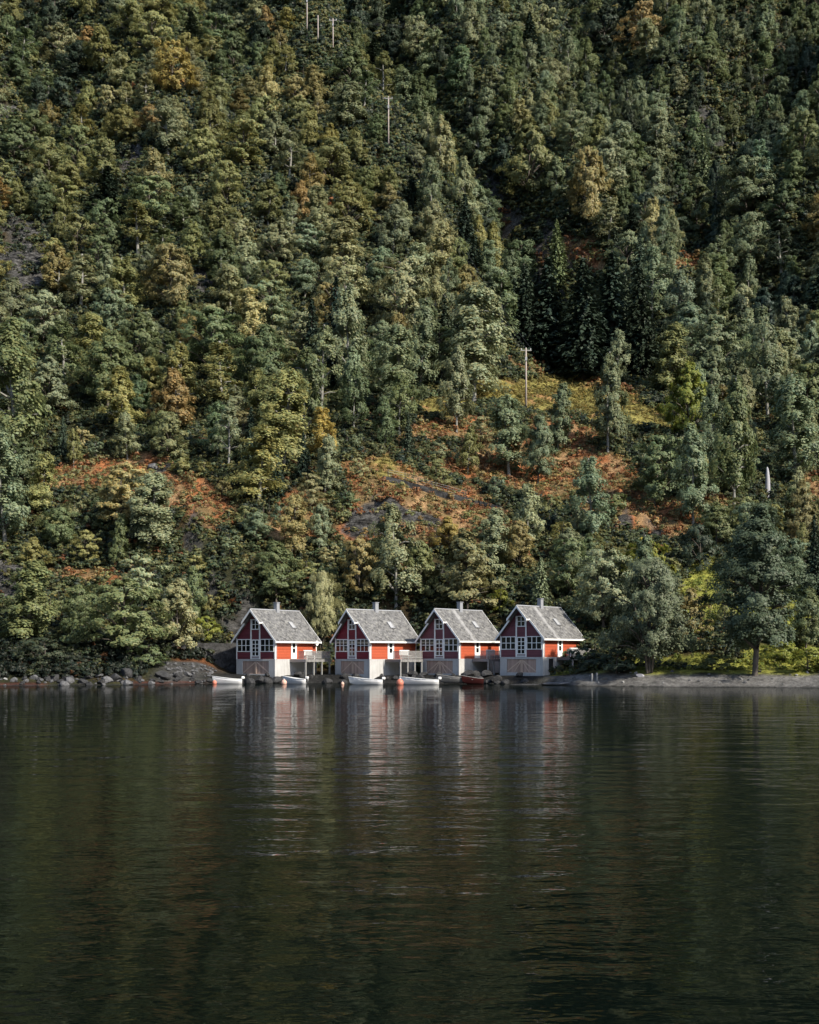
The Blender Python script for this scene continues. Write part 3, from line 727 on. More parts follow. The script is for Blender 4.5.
for i in range(N0):
    if not inF[i]: continue
    X, Y, px, py = cx[i], cy[i], ppx[i], ppy[i]
    u = RR.random()
    low = py > 445
    if es[i] > .5 and u < .55: kind = 'spruce'; h = RR.uniform(13, 19); wd = h * RR.uniform(.34, .44)
    elif low:
        if u < .34: kind = 'shrub'; h = RR.uniform(1.8, 3.6); wd = h * RR.uniform(1.1, 1.6)
        elif u < .60: kind = 'broad'; h = RR.uniform(4.5, 8.0); wd = h * RR.uniform(.8, 1.05)
        elif u < .72: kind = 'layer'; h = RR.uniform(4.5, 7.5); wd = h * RR.uniform(.9, 1.1)
        elif u < .97: kind = 'birch'; h = RR.uniform(6, 11); wd = h * RR.uniform(.42, .6)
        else: kind = 'spruce'; h = RR.uniform(6, 10); wd = h * .36
    elif eo[i] > .4 or px < 240:
        if u < .42: kind = 'broad'
        elif u < .52: kind = 'layer'
        elif u < .93: kind = 'birch'
        elif u < .98: kind = 'thin'
        else: kind = 'spruce'
        h = RR.uniform(6.5, 13.5); wd = h * (RR.uniform(.85, 1.12) if kind in ('broad', 'layer') else RR.uniform(.58, .82))
    else:
        if u < .68: kind = 'birch'
        elif u < .71: kind = 'thin'
        elif u < .955: kind = 'broad'
        else: kind = 'spruce'
        h = RR.uniform(9.5, 18); wd = h * (RR.uniform(.74, .95) if kind == 'broad' else RR.uniform(.43, .63))
    r = wd * (.40 if kind != 'shrub' else .36)
    if kind != 'shrub' and ((330 < px < 690 and 425 < py < 600) or (50 < px < 240 and 450 < py < 600)): r *= 1.3
    if near(X, Y, r): continue
    hpx = h * F / Y
    wpx = wd * F / Y
    blk = max(clr(px + a_ * wpx, py - q_ * hpx) for q_ in (0, .3, .6, .9) for a_ in (-.3, 0, .3))
    if blk > .3 and RR.random() < (1 if kind != 'shrub' else .94): continue
    put(X, Y, r)
    v = RR.random()
    if kind == 'spruce': tn = 'spruce' if v < .7 else 'dark'
    elif low: tn = ('olive' if v < .26 else 'grey' if v < .44 else 'green' if v < .66 else 'blue' if v < .78 else 'bronze' if v < .86 else 'gold' if v < .89 else 'pale')
    elif ep[i] > .3: tn = ('grey' if v < .40 else 'pale' if v < .62 else 'blue' if v < .80 else 'olive' if v < .92 else 'bronze' if v < .985 else 'ochre')
    elif eo[i] > .4 and not (px < 140 and py > 320): tn = ('olive' if v < .56 else 'bronze' if v < .65 else 'green' if v < .80 else 'pale' if v < .86 else 'grey' if v < .98 else 'ochre')
    elif px > 560 and py < 230: tn = ('blue' if v < .45 else 'green' if v < .75 else 'grey' if v < .90 else 'dark' if v < .97 else 'bronze')
    elif px > 380: tn = ('blue' if v < .42 else 'grey' if v < .70 else 'green' if v < .90 else 'olive' if v < .98 else 'bronze')
    else: tn = ('green' if v < .36 else 'blue' if v < .62 else 'olive' if v < .80 else 'grey' if v < .9 else 'dark')
    if gl[i] > .45 and RR.random() < .6: tn = 'dark' if RR.random() < .6 else 'green'  # gully shade put into the crowns as darker leaf tints
    cand.append([kind, X, Y, px, py, h, wd, tn])
cap = {'birch_tree': 270, 'broadleaf_tree': 230, 'spruce_tree': 60, 'shrub': 130}
cand.sort(key=lambda c: -c[5] / c[2] * (1 if (-5 < c[3] < 824 and -5 < c[4] - c[5] * F / c[2] * .5) else 1e-3))
rest = []
def tree_group(c):
    kind, X, Y, px, py, h, wd, tn = c
    sz = '' if kind == 'shrub' else ('tall ' if h > 11 else 'small ' if h < 8 else '')
    lab = f'{sz}{WORDS[tn]} {SPEC[kind]} {zone(px, py)}'
    return lab[0].lower() + lab[1:]
for c in cand:
    kind, X, Y, px, py, h, wd, tn = c
    nm = NAMES[kind][0]
    seen = -5 < px < 824 and py - h * F / Y * .7 > 0 and py < 690
    if cap[nm] > 0 and seen:
        cap[nm] -= 1
        lab = tree_group(c)
        plant(kind, (X, Y, float(ground(X, Y)) - .1), h, wd, jitter(T[tn], RR), lab, lab, RR)
    else: rest.append(c)

# one object for the trees past those numbers: instances on points
def scatter(name, meshes, P, rot, scl, idx, tint):
    pc = bpy.data.collections.new(name + '_kinds')
    for k, me_ in enumerate(meshes):
        pc.objects.link(bpy.data.objects.new('kind_%03d' % k, me_))
    me = bpy.data.meshes.new(name); n = len(P)
    me.vertices.add(n); me.vertices.foreach_set('co', np.asarray(P, np.float32).ravel())
    for nm, ty, arr, key in (('rot', 'FLOAT_VECTOR', rot, 'vector'), ('scl', 'FLOAT_VECTOR', scl, 'vector'), ('idx', 'INT', idx, 'value'), ('tint', 'FLOAT_COLOR', np.c_[tint, np.ones(n)], 'color')):
        a = me.attributes.new(nm, ty, 'POINT'); a.data.foreach_set(key, np.asarray(arr, np.int32 if ty == 'INT' else np.float32).ravel())
    o = bpy.data.objects.new(name, me); COL.objects.link(o); o['kind'] = 'stuff'
    ng = bpy.data.node_groups.new(name, 'GeometryNodeTree')
    ng.interface.new_socket('Geometry', in_out='INPUT', socket_type='NodeSocketGeometry'); ng.interface.new_socket('Geometry', in_out='OUTPUT', socket_type='NodeSocketGeometry')
    gi = ng.nodes.new('NodeGroupInput'); go = ng.nodes.new('NodeGroupOutput')
    ip = ng.nodes.new('GeometryNodeInstanceOnPoints'); ci = ng.nodes.new('GeometryNodeCollectionInfo')
    ci.inputs[0].default_value = pc; ci.inputs['Separate Children'].default_value = True; ci.inputs['Reset Children'].default_value = True
    def na(nm, ty):
        k = ng.nodes.new('GeometryNodeInputNamedAttribute'); k.data_type = ty; k.inputs[0].default_value = nm
        return next(s for s in k.outputs if s.enabled and s.name == 'Attribute')
    er = ng.nodes.new('FunctionNodeEulerToRotation')
    L = ng.links.new
    L(gi.outputs[0], ip.inputs['Points']); L(ci.outputs[0], ip.inputs['Instance']); ip.inputs['Pick Instance'].default_value = True
    L(na('idx', 'INT'), ip.inputs['Instance Index']); L(na('rot', 'FLOAT_VECTOR'), er.inputs[0]); L(er.outputs[0], ip.inputs['Rotation'])
    L(na('scl', 'FLOAT_VECTOR'), ip.inputs['Scale']); L(ip.outputs[0], go.inputs[0])
    md = o.modifiers.new('scatter', 'NODES'); md.node_group = ng
    return o
kinds = []; base = {}
for k in ('birch', 'thin', 'broad', 'layer', 'spruce', 'shrub'):
    base[k] = len(kinds); kinds += K[k]
P, Ro, Sc, Ix, Ti = [], [], [], [], []
for kind, X, Y, px, py, h, wd, tn in rest:
    i = base[kind] + int(RR.integers(len(K[kind]))); p = kinds[i]
    P.append((X, Y, float(ground(X, Y)) - .1)); Ro.append((0, 0, RR.uniform(0, 6.28))); Sc.append((wd / p.w, wd / p.w, h / p.h)); Ix.append(i); Ti.append(jitter(T[tn], RR))
scatter('forest', [p.joined for p in kinds], P, Ro, Sc, Ix, Ti)
print('TREES', len(cand), 'rest', len(rest), cap)

# low growth on the ground: heather, bracken, grass clumps
N1 = 120000
tx = RR.uniform(-1, 1, N1) * (60 + 100 * RR.random(N1)); ty = 128 + 360 * RR.random(N1) ** 1.5
tz = ground(tx, ty); qx, qy = project(tx, ty, tz); inl_t = ty - shore(tx)
wqx = qx + 22 * fbm(tx / 6, ty / 6, 21, 4) * 2; wqy = qy + 14 * fbm(tx / 6, ty / 6, 27, 4) * 2
er_, em, eg, ek = ell(wqx, wqy, E_RUST), ell(wqx, wqy, E_MEADOW), ell(wqx, wqy, E_GRASS), ell(wqx, wqy, E_ROCK)
okk = (qx > -60) & (qx < 880) & (qy > -20) & (inl_t > np.where(tx > 16, 6.2, np.where(tx < -25, 2.0, 12)))
P, Ro, Sc, Ix, Ti = [], [], [], [], []
for i in np.where(okk)[0]:
    u = RR.random()
    if rock[min(len(ys) - 1, np.searchsorted(ys, ty[i])), min(len(xs) - 1, np.searchsorted(xs, tx[i]))] > .55 and u < .8: continue
    if -31 < tx[i] < -22 and inl_t[i] < 8.5: continue
    v = RR.random(); s = RR.uniform(.6, 1.5) * (1 + max(0, (ty[i] - 210) / 110))
    if em[i] > .5: tn = 'meadow'; s *= .42
    elif eg[i] > .5: tn = 'lime' if v < .8 else 'olive'; s *= .42
    elif er_[i] > .4: tn = 'rust' if v < .40 else 'bronze' if v < .58 else 'ochre' if v < .82 else 'olive' if v < .96 else 'green'; s *= .52 if u < .8 else .95
    else: tn = 'green' if v < .4 else 'olive' if v < .72 else 'dark' if v < .985 or qy[i] < 380 else 'rust'
    if tx[i] < -24 and inl_t[i] < 13 and v < .75: tn = 'dark' if v < .55 else 'green'  # shade of the left bank put into its tufts as dark tints
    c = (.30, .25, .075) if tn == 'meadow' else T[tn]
    if max(er_[i], em[i], eg[i]) < .4: c = tuple(x * (.36 if tx[i] < -24 and inl_t[i] < 13 else .62) for x in c)  # left-bank tufts dimmed further for the same shade
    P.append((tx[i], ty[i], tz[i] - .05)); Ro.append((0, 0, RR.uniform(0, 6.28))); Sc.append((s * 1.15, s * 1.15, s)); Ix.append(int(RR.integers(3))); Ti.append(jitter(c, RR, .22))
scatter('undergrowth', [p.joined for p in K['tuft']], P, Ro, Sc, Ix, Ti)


# ------------------------------------------------------------------ boathouses
W_, L_, ZF, ZE, ZA = 6.2, 8.2, 1.92, 4.52, 8.05
XE = W_ / 2 + .46; SL = (ZA - ZE - .12) / (W_ / 2)
def roofz(x): return ZA - SL * abs(x)
def window(h, x0, x1, z0, z1, cols, rows, y=0.0, fr=.09, mu=.045, name='window', face=-1):
    """frame with glazing bars on the front wall (y is the wall face)"""
    b = MB(); ya, yb = y - .07, y + .01
    b.box(x0, x1, ya, yb, z1 - fr, z1).box(x0, x1, ya, yb, z0, z0 + fr)
    b.box(x0, x0 + fr, ya, yb, z0 + fr, z1 - fr).box(x1 - fr, x1, ya, yb, z0 + fr, z1 - fr)
    wi, hi = x1 - x0 - 2 * fr, z1 - z0 - 2 * fr
    for k in range(1, cols):
        xx = x0 + fr + wi * k / cols; b.box(xx - mu, xx + mu, ya + .012, yb, z0 + fr, z1 - fr)
    for k in range(1, rows):
        zz = z0 + fr + hi * k / rows; b.box(x0 + fr, x1 - fr, ya + .024, yb, zz - mu * .8, zz + mu * .8)
    f = b.build(name, M['white'], h)
    MB().box(x0 + fr * .5, x1 - fr * .5, y - .018, y - .004, z0 + fr * .5, z1 - fr * .5).build('pane', M['glass'], f)
    return f
def boathouse(label, corner, rot, zbase, gmat, streak, deck, extra):
    a = rad(rot)
    ox, oy = corner[0] - math.cos(a) * W_ / 2, corner[1] + math.sin(a) * W_ / 2
    h = thing('boathouse', label, 'boathouse', (ox, oy, zbase), -a, 'red boathouses along the shore')
    hw = W_ / 2
    # concrete base with the boat door opening
    b = MB(); b.box(-hw - .02, hw + .02, .3, L_ + .02, -1.6, ZF)
    b.box(-hw - .02, -hw + .98, -.03, .3, -1.6, ZF).box(hw - .98, hw + .02, -.03, .3, -1.6, ZF).box(-hw + .98, hw - .98, -.03, .3, ZF - .26, ZF).box(-hw + .98, hw - .98, -.03, .3, -1.6, .08)
    b.build('foundation', M['concrete'], h, bev=.015)
    d = MB().box(-hw + .99, hw - .99, .07, .16, .08, ZF - .26).build('garage_door', M['door_wood'], h)
    x1 = hw - 1.05
    for s in (-1, 1):
        def brace(xa, za, xb, zb, t=.07):
            v = Vector((xb - xa, 0, zb - za)).normalized(); n = Vector((-v.z, 0, v.x)) * t
            pa, pb = Vector((xa, 0, za)), Vector((xb, 0, zb))
            poly = [((pa + n).x, (pa + n).z), ((pa - n).x, (pa - n).z), ((pb - n).x, (pb - n).z), ((pb + n).x, (pb + n).z)]
            MB().prism(poly, .035, .068).build('brace', M['brace'], d)
        brace(s * .10, ZF - .36, s * x1, .22)
        brace(s * .08, .12, s * .08, ZF - .3, .05)
        if extra.get('fan'): brace(s * .12, ZF - .5, s * x1 * .5, .2, .05)
    # walls
    penta = [(-hw, ZF + .003), (hw, ZF + .003), (hw, ZE), (0, ZA - .22), (-hw, ZE)]
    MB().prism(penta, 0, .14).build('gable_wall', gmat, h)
    MB().prism(penta, L_ - .14, L_).build('rear_wall', M['side_red'], h)
    MB().box(hw - .14, hw, .14, L_ - .14, ZF + .003, ZE).build('side_wall', M['side_red'], h)
    MB().box(-hw, -hw + .14, .14, L_ - .14, ZF + .003, ZE).build('side_wall', M['side_red'], h)
    for x, y in ((-hw, 0), (hw, 0), (hw, L_), (-hw, L_)):
        sx = 1 if x > 0 else -1; sy = 1 if y > 0 else -1
        b = MB(); b.box(x - sx * .11, x + sx * .028, y, y + sy * .028, ZF + .01, ZE - .02) if False else None
        b = MB()
        xa, xb = sorted((x - sx * .12, x + sx * .03)); ya, yb = sorted((y, y + sy * .03)); b.box(xa, xb, ya, yb, ZF - .02, ZE - .02)
        xa, xb = sorted((x, x + sx * .03)); ya, yb = sorted((y, y - sy * .12)); b.box(xa, xb, ya, yb, ZF - .02, ZE - .02)
        b.build('corner_board', M['white'], h)
    # roof: the ridge part reaches further out over the gable
    XS = 1.42; th = .17; y0, y1, yf = -.42, L_ + .4, -1.0
    r = MB()
    for s in (-1, 1):
        r.prism([(s * XS, roofz(XS)), (s * XE, roofz(XE)), (s * XE, roofz(XE) - th), (s * XS, roofz(XS) - th)], y0, y1)
    r.prism([(-XS, roofz(XS)), (0, ZA), (XS, roofz(XS)), (XS, roofz(XS) - th), (0, ZA - th), (-XS, roofz(XS) - th)], yf, y1)
    roof = r.build('roof', M['slate_streak'] if streak else M['slate'], h)
    MB().box(-.25, .27, 3.75, 4.3, ZA - .45, ZA + .95).box(-.31, .33, 3.69, 4.36, ZA + .95, ZA + 1.03).build('chimney', M['chimney'], roof)
    # skylight lying on the visible slope
    ang = math.atan(SL)
    mtx = Matrix.Translation((1.35, 5.0, roofz(1.35))) @ Matrix.Rotation(ang, 4, 'Y')
    sk = MB()
    sk.box(0, 1.05, -.34, -.28, .0, .10, mtx).box(0, 1.05, .28, .34, .0, .10, mtx).box(0, .06, -.28, .28, .0, .10, mtx).box(.99, 1.05, -.28, .28, .0, .10, mtx)
    sk = sk.build('skylight', M['metal'], roof)
    MB().box(.055, .995, -.285, .285, .02, .07, mtx).build('pane', M['glasspale'], sk)
    MB().tube([(0, yf - .02, ZA + .02), (0, y1 + .02, ZA + .02)], .09, 6).build('ridge_cap', M['metal'], roof)
    # white boards along the verges and eaves
    def strip(xa, xb, y, s):
        poly = [(s * xa, roofz(xa) + .03), (s * xb, roofz(xb) + .03), (s * xb, roofz(xb) - .27), (s * xa, roofz(xa) - .27)]
        MB().prism(poly, y - .05, y - .003).build('bargeboard', M['white'], h)
    for s in (-1, 1):
        strip(XS - .02, XE + .02, y0, s); strip(0.0, XS + .04, yf, s)
        strip(0.0, XE + .02, y1 + .055, s)
        xa, xb = sorted((s * XS + s * .004, s * (XS + .05)))
        MB().box(xa, xb, yf, y0 - .055, roofz(XS) - .20, roofz(XS) - .04).build('bargeboard', M['white'], h)
        xa, xb = sorted((s * (XE + .004), s * (XE + .10)))
        MB().box(xa, xb, y0, y1, roofz(XE) - .22, roofz(XE) - .03).build('gutter', M['white'], h)
    # front openings
    for s in (-1, 1):
        window(h, min(s * .78, s * 2.96), max(s * .78, s * 2.96), 2.82, 4.40, 3, 2)
        MB().box(min(s * .62, s * .78), max(s * .62, s * .78), -.09, -.003, ZF + .02, 6.86).build('trim_post', M['white'], h)
    window(h, -.61, .61, 2.24, 4.34, 2, 4, name='french_window', fr=.12)
    window(h, -.61, .61, 5.55, 6.84, 2, 2, fr=.10)
    MB().box(-.61, .61, -.06, -.003, ZF + .03, 2.12).build('sill_panel', M['trimgrey'], h)
    # side door, lamp
    dy = 3.05
    dd = MB(); dd.box(hw + .003, hw + .07, dy, dy + .14, ZF + .05, 4.28).box(hw + .003, hw + .07, dy + .96, dy + 1.10, ZF + .05, 4.28).box(hw + .003, hw + .07, dy + .14, dy + .96, 4.12, 4.28)
    dd.box(hw + .003, hw + .045, dy + .14, dy + .96, ZF + .05, 4.12)
    door = dd.build('door', M['white'], h)
    for z0, z1 in ((3.35, 3.98), (2.70, 3.25)):
        MB().box(hw + .046, hw + .056, dy + .32, dy + .80, z0, z1).build('pane', M['glass'], door)
    MB().tube([(hw + .04, dy + .88, 3.0), (hw + .12, dy + .88, 3.0), (hw + .12, dy + .78, 3.0)], .018, 5).build('handle', M['metal'], door)
    MB().box(hw + .003, hw + .09, 4.50, 4.64, 3.92, 4.18).tube([(hw + .09, 4.57, 4.02), (hw + .24, 4.57, 4.06)], [.10, .12], 7).build('wall_lamp', M['white'], h)
    MB().tube([(hw + .10, .16, roofz(XE) - .3), (hw + .10, .16, ZF)], .045, 6).build('downpipe', M['trimgrey'], h)
    if extra.get('dish'):
        ds = MB(); n = 14
        ring = [(hw + .45 + .10 * 1, L_ - .55 + .30 * math.cos(2 * PI * k / n), 3.95 + .34 * math.sin(2 * PI * k / n)) for k in range(n)]
        ds.add(ring + [(hw + .36, L_ - .55, 3.95)], [(k, (k + 1) % n, n) for k in range(n)])
        ds.tube([(hw, L_ - .55, 3.6), (hw + .36, L_ - .55, 3.9)], .03, 5)
        ds.build('satellite_dish', M['white'], h)
    if extra.get('cellar'):
        MB().box(hw + .024, hw + .05, 1.2, 2.1, .1, 1.75).build('cellar_door', M['black'], h)
    # deck on posts beside the wall
    dw, d0, d1 = deck
    dk = MB()
    nb = int((d1 - d0) / .15)
    dk.box(hw + .03, hw + dw, d0, d1, ZF - .10, ZF - .02)
    dk.box(hw + dw - .06, hw + dw + .02, d0 - .02, d1, ZF - .34, ZF - .105).box(hw + .03, hw + dw - .062, d0 - .02, d0 + .05, ZF - .34, ZF - .105)
    dko = dk.build('deck', M['deckwood'], h)
    for k, yy in enumerate(np.linspace(d0 + .1, d1 - .15, 4)):
        MB().box(hw + dw - .19, hw + dw - .03, yy - .08, yy + .08, -2.0, ZF - .345).build('deck_post', M['postwood'], dko)
    rl = MB(); zt = ZF + .98
    xo = hw + dw - .05
    yy = d0
    while yy < d1 - .05:
        rl.box(xo - .022, xo + .022, yy, yy + .085, ZF + .04, zt - .03); yy += .19
    rl.box(xo - .06, xo + .06, d0 - .04, d1, zt - .028, zt + .02).box(xo - .05, xo - .024, d0, d1, ZF + .16, ZF + .24)
    xx = hw + 1.45
    while xx < xo - .1:
        rl.box(xx, xx + .085, d0 - .022, d0 + .022, ZF + .04, zt - .03); xx += .19
    rl.box(hw + 1.4, xo - .062, d0 - .05, d0 + .05, zt - .028, zt + .02)
    rl.build('railing', M['greywood'], dko)
    # a bench standing on the deck
    rot = Matrix.Rotation(-a, 4, 'Z')
    p = Vector((ox, oy, zbase + ZF - .02)) + (rot @ Vector((hw + dw - .75, d0 + 1.7, 0)))
    bn = thing('bench', extra['bench'], 'bench', p, -a)
    s_ = MB()
    for k in range(3): s_.box(-.22 + k * .155, -.22 + k * .155 + .135, -.85, .85, .43, .47)
    s_.build('seat', M['white'], bn)
    b_ = MB()
    for k in range(4): b_.box(-.29, -.255, -.85, .85, .54 + k * .155, .54 + k * .155 + .13)
    b_.build('backrest', M['white'], bn)
    for s in (-.75, .75):
        MB().box(-.25, -.16, s - .04, s + .04, 0, 1.12).box(.14, .22, s - .04, s + .04, 0, .43).box(-.16, .14, s - .03, s + .03, .34, .425).build('leg', M['white'], bn)
    return h
boathouse('leftmost red boathouse, satellite dish on the rear corner, dark wall beside it', (-16.4, 150), 33.5, .97, M['gable_maroon_shaded'], False, (2.55, 2.8, 7.9), dict(dish=True, bench='white bench on the deck of the leftmost boathouse'))
boathouse('second red boathouse from the left with the brightest shaded crimson gable', (-4.85, 150), 44, .97, M['gable_crimson_shaded'], False, (2.7, 2.6, 6.6), dict(sky=True, bench='white bench on the deck of the second boathouse from the left'))
boathouse('third red boathouse with a shaded plum gable, between two others', (6.04, 150), 41, 1.02, M['gable_plum_shaded'], True, (2.6, 2.5, 6.3), dict(sky=True, fan=True, bench='white bench on the deck of the third boathouse from the left'))
boathouse('rightmost red boathouse next to the gravel beach with bushes at its side', (15.74, 145), 40, 1.23, M['gable_plum_shaded'], True, (2.3, 2.9, 7.6), dict(fan=True, cellar=True, bench='white bench behind the bushes on the deck of the rightmost boathouse'))

# ------------------------------------------------------------------ boats
def hull(Lb, B, Hb, Hs):
    """outer and inner skin of a rowing boat, bow towards -x"""
    st = [0, .06, .16, .3, .48, .66, .84, 1.0]; rows = []
    for inner in (0, 1):
        rr = []
        for t in st:
            hb = B / 2 * (1 - (1 - min(1, t / .62)) ** 2.1) * (1 - .22 * max(0, (t - .62) / .38) ** 1.6)
            hb = max(.015, hb - .04 * inner)
            zt = Hs + (Hb - Hs) * (1 - t) ** 1.9; zk = -.16 + .30 * (1 - min(1, t / .22)) ** 1.5 * .9 + (.05 if inner else 0)
            x = -Lb / 2 + Lb * t - .22 * (1 - t) ** 6 + (.05 if inner and t == 0 else 0) - (.05 if inner and t == 1 else 0)
            sec = []
            for k in range(-5, 6):
                u = abs(k) / 5; y = hb * math.copysign(u ** .55, k) if k else 0
                flare = (1 - t) ** 2 * .5
                z = zk + (zt - zk) * u ** (2.1 - flare)
                sec.append((x - (.22 * (1 - t) ** 5) * u, y, z))
            rr.append(sec)
        rows.append(rr)
    v = []; f = []
    n = 11; ns = len(st)
    for rr in rows:
        for sec in rr: v += sec
    for q in (0, 1):
        o = q * ns * n
        for i in range(ns - 1):
            for k in range(n - 1): f.append((o + i * n + k, o + i * n + k + 1, o + (i + 1) * n + k + 1, o + (i + 1) * n + k))
        f.append(tuple(o + (ns - 1) * n + k for k in range(n)))
    for i in range(ns - 1):
        for k in (0, n - 1): f.append((i * n + k, (i + 1) * n + k, ns * n + (i + 1) * n + k, ns * n + i * n + k))
    gun = [[rows[0][i][k] for i in range(ns)] for k in (0, n - 1)]
    return v, f, gun
def boat(label, px, Y, Lb, B, rz, mt, motor=True, z=0, name='rowing_boat', group='white boats moored at the boathouses', roll=0):
    t = thing(name, label, 'boat', ((px - CX) / F * Y, Y, z), rz, group); t.rotation_euler.x = roll
    v, f, g = hull(Lb, B, .88, .52)
    MB().add(v, f).build('hull', mt, t, smooth=True)
    gm = MB()
    for side in g: gm.tube([(x, y, zz + .012) for x, y, zz in side], .028, 5)
    gm.build('gunwale', M['trimgrey'] if mt is M['boat'] else M['greywood'], t)
    for xx in (-.10, .26):
        hb = B / 2 * .86
        MB().box(Lb * xx - .12, Lb * xx + .12, -hb * (1 if xx > 0 else .92), hb * (1 if xx > 0 else .92), .38, .415).build('thwart', M['greywood'], t)
    if motor:
        o = MB().box(Lb / 2 + .0, Lb / 2 + .10, -.10, .10, .15, .60).tube([(Lb / 2 + .12, 0, .5), (Lb / 2 + .2, 0, -.5)], [.07, .05], 6).build('outboard_motor', M['black'], t)
        c = MB(); c.box(Lb / 2 - .10, Lb / 2 + .28, -.14, .14, .56, .86)
        c.build('cowling', M['white'] if motor == 'white' else M['black'], o, bev=.06)
    return t
boat('small white rowing boat in front of the leftmost boathouse beside an orange buoy', 229, 146.0, 3.1, 1.35, rad(6), M['boat'], 'white')
boat('small white rowing boat under the deck between first and second boathouse', 296, 146.5, 2.8, 1.25, rad(-24), M['boat'], 'white')
boat('white rowing boat with raised bow in front of the second boathouse', 367.5, 142.5, 3.6, 1.4, rad(-7), M['boat'], 'white')
boat('longest white rowing boat, beside the biggest orange buoy', 421, 143.0, 4.2, 1.5, rad(-5), M['boat'], 'white')
boat('dark red canoe pulled up on the rocks by the third boathouse', 474, 144.4, 2.2, .85, rad(8), M['boatred'], False, .12, 'canoe', None)
boat('faded grey dinghy on the rocks under the third boathouse', 453, 144.8, 2.8, 1.2, rad(3), M['boatgrey'], False, .22, 'dinghy', None)
def buoy(label, px, Y, r, mt):
    t = thing('buoy', label, 'buoy', ((px - CX) / F * Y, Y, 0), 0, 'mooring buoys')
    b = MB(); rings = 12; seg = 16; prof = []
    for i in range(rings + 1):
        th_ = PI * i / rings
        prof.append((r * math.sin(th_) * (1 if th_ < 2.2 else .98), r * (-math.cos(th_)) * (1.0 if math.cos(th_) > 0 else 1.12)))
    vs = [(a * math.cos(2 * PI * k / seg), a * math.sin(2 * PI * k / seg), z_ + r * .45) for a, z_ in prof for k in range(seg)]
    fs = [(i * seg + k, i * seg + (k + 1) % seg, (i + 1) * seg + (k + 1) % seg, (i + 1) * seg + k) for i in range(rings) for k in range(seg)]
    b.add(vs, fs).build('float', mt, t, smooth=True)
    MB().tube([(0, 0, r * 1.45), (0, 0, r * 1.86)], [.2 * r, .26 * r], 8).build('collar', M['trimgrey'], t)
buoy('orange buoy just left of the leftmost white boat', 214.5, 145, .27, M['buoy'])
buoy('pinkish orange buoy at the bow of the white boat under the first deck', 284, 144, .34, M['buoypale'])
buoy('smallest pale buoy left of the second boathouse', 342.5, 141, .20, M['buoypale'])
buoy('largest orange buoy at the bow of the longest boat', 400, 141.5, .42, M['buoy'])

# ------------------------------------------------------------------ boulders
def rock_mesh(seed, flat=.7):
    import bmesh
    rg = np.random.default_rng(seed); bm = bmesh.new(); bmesh.ops.create_icosphere(bm, subdivisions=3, radius=1)
    pl = [(Vector(rdirs(1, rg)[0]), rg.uniform(.55, .85)) for _ in range(9)]
    for v in bm.verts:
        for n, dd in pl:
            k = v.co.dot(n) - dd
            if k > 0: v.co -= n * k
        v.co *= 1 + .10 * float(fbm(v.co.x * 2 + seed, v.co.y * 2 + v.co.z, seed % 7, 3))
        v.co.z *= flat
    me = bpy.data.meshes.new('boulder'); bm.to_mesh(me); bm.free(); return me
rock_ms = [[rock_mesh(300 + i, f) for i, f in enumerate((.7, .6, .8, .55, .65))] for _ in range(1)][0]
rk_c = {}
def boulder(X, Y, r, mt, label, group=None, sink=.3, sz=(1, 1, 1), rz=None, name='boulder'):
    i = int(RR.integers(len(rock_ms))); key = (i, mt.name)
    if key not in rk_c:
        me = rock_ms[i].copy(); me.materials.clear(); me.materials.append(mt); rk_c[key] = me
    o = bpy.data.objects.new(name, rk_c[key]); COL.objects.link(o)
    o.location = (X, Y, max(float(ground(X, Y)), -.35) + r * sz[2] * (.7 - sink) * .5)
    o.scale = (r * sz[0], r * sz[1], r * sz[2]); fl = 0 if sz[2] < .5 else .2
    o.rotation_euler = (RR.normal() * fl, RR.normal() * fl, RR.uniform(0, 6.28) if rz is None else rz)
    tag(o, label, 'boulder', group)
for k in range(150):
    X = RR.uniform(-52, -24.5); Y = float(shore(X)) + RR.uniform(-.2, 2.8)
    r = min(1.0, .30 * math.exp(RR.normal() * .5)); mt = M['rock'] if RR.random() < .3 else M['rockpale'] if RR.random() < .03 else M['rockdark']
    lab = {'grey_rock': 'grey boulder at the waterline under the rusty bluff', 'pale_rock': 'pale boulder at the waterline under the rusty bluff', 'dark_wet_rock': 'dark wet boulder at the waterline under the rusty bluff'}[mt.name]
    boulder(X, Y, r, mt, lab, lab)
for k in range(46):
    X = RR.uniform(-24, 15); Y = float(shore(X)) + RR.uniform(-.2, 2.6); r = RR.uniform(.3, .8)
    lab = 'dark wet rock in the shade at the foot of the boathouses'
    boulder(X, Y, r, M['rockdark'], lab, lab)
for k in range(90):
    X = RR.uniform(-29.5, -24); Y = float(shore(X)) + RR.uniform(1.5, 6.5); r = RR.uniform(.10, .32)
    lab = 'loose grey stone of the scree beside the leftmost boathouse'
    boulder(X, Y, r, M['rock'], lab, lab, name='stone')
for k in range(34):
    X = RR.uniform(17, 50); Y = float(shore(X)) + RR.uniform(.8, 5.2); r = RR.uniform(.10, .28)
    lab = 'small grey stone lying on the gravel beach'
    boulder(X, Y, r, M['rock'] if RR.random() < .6 else M['rockpale'], lab, lab, name='stone')
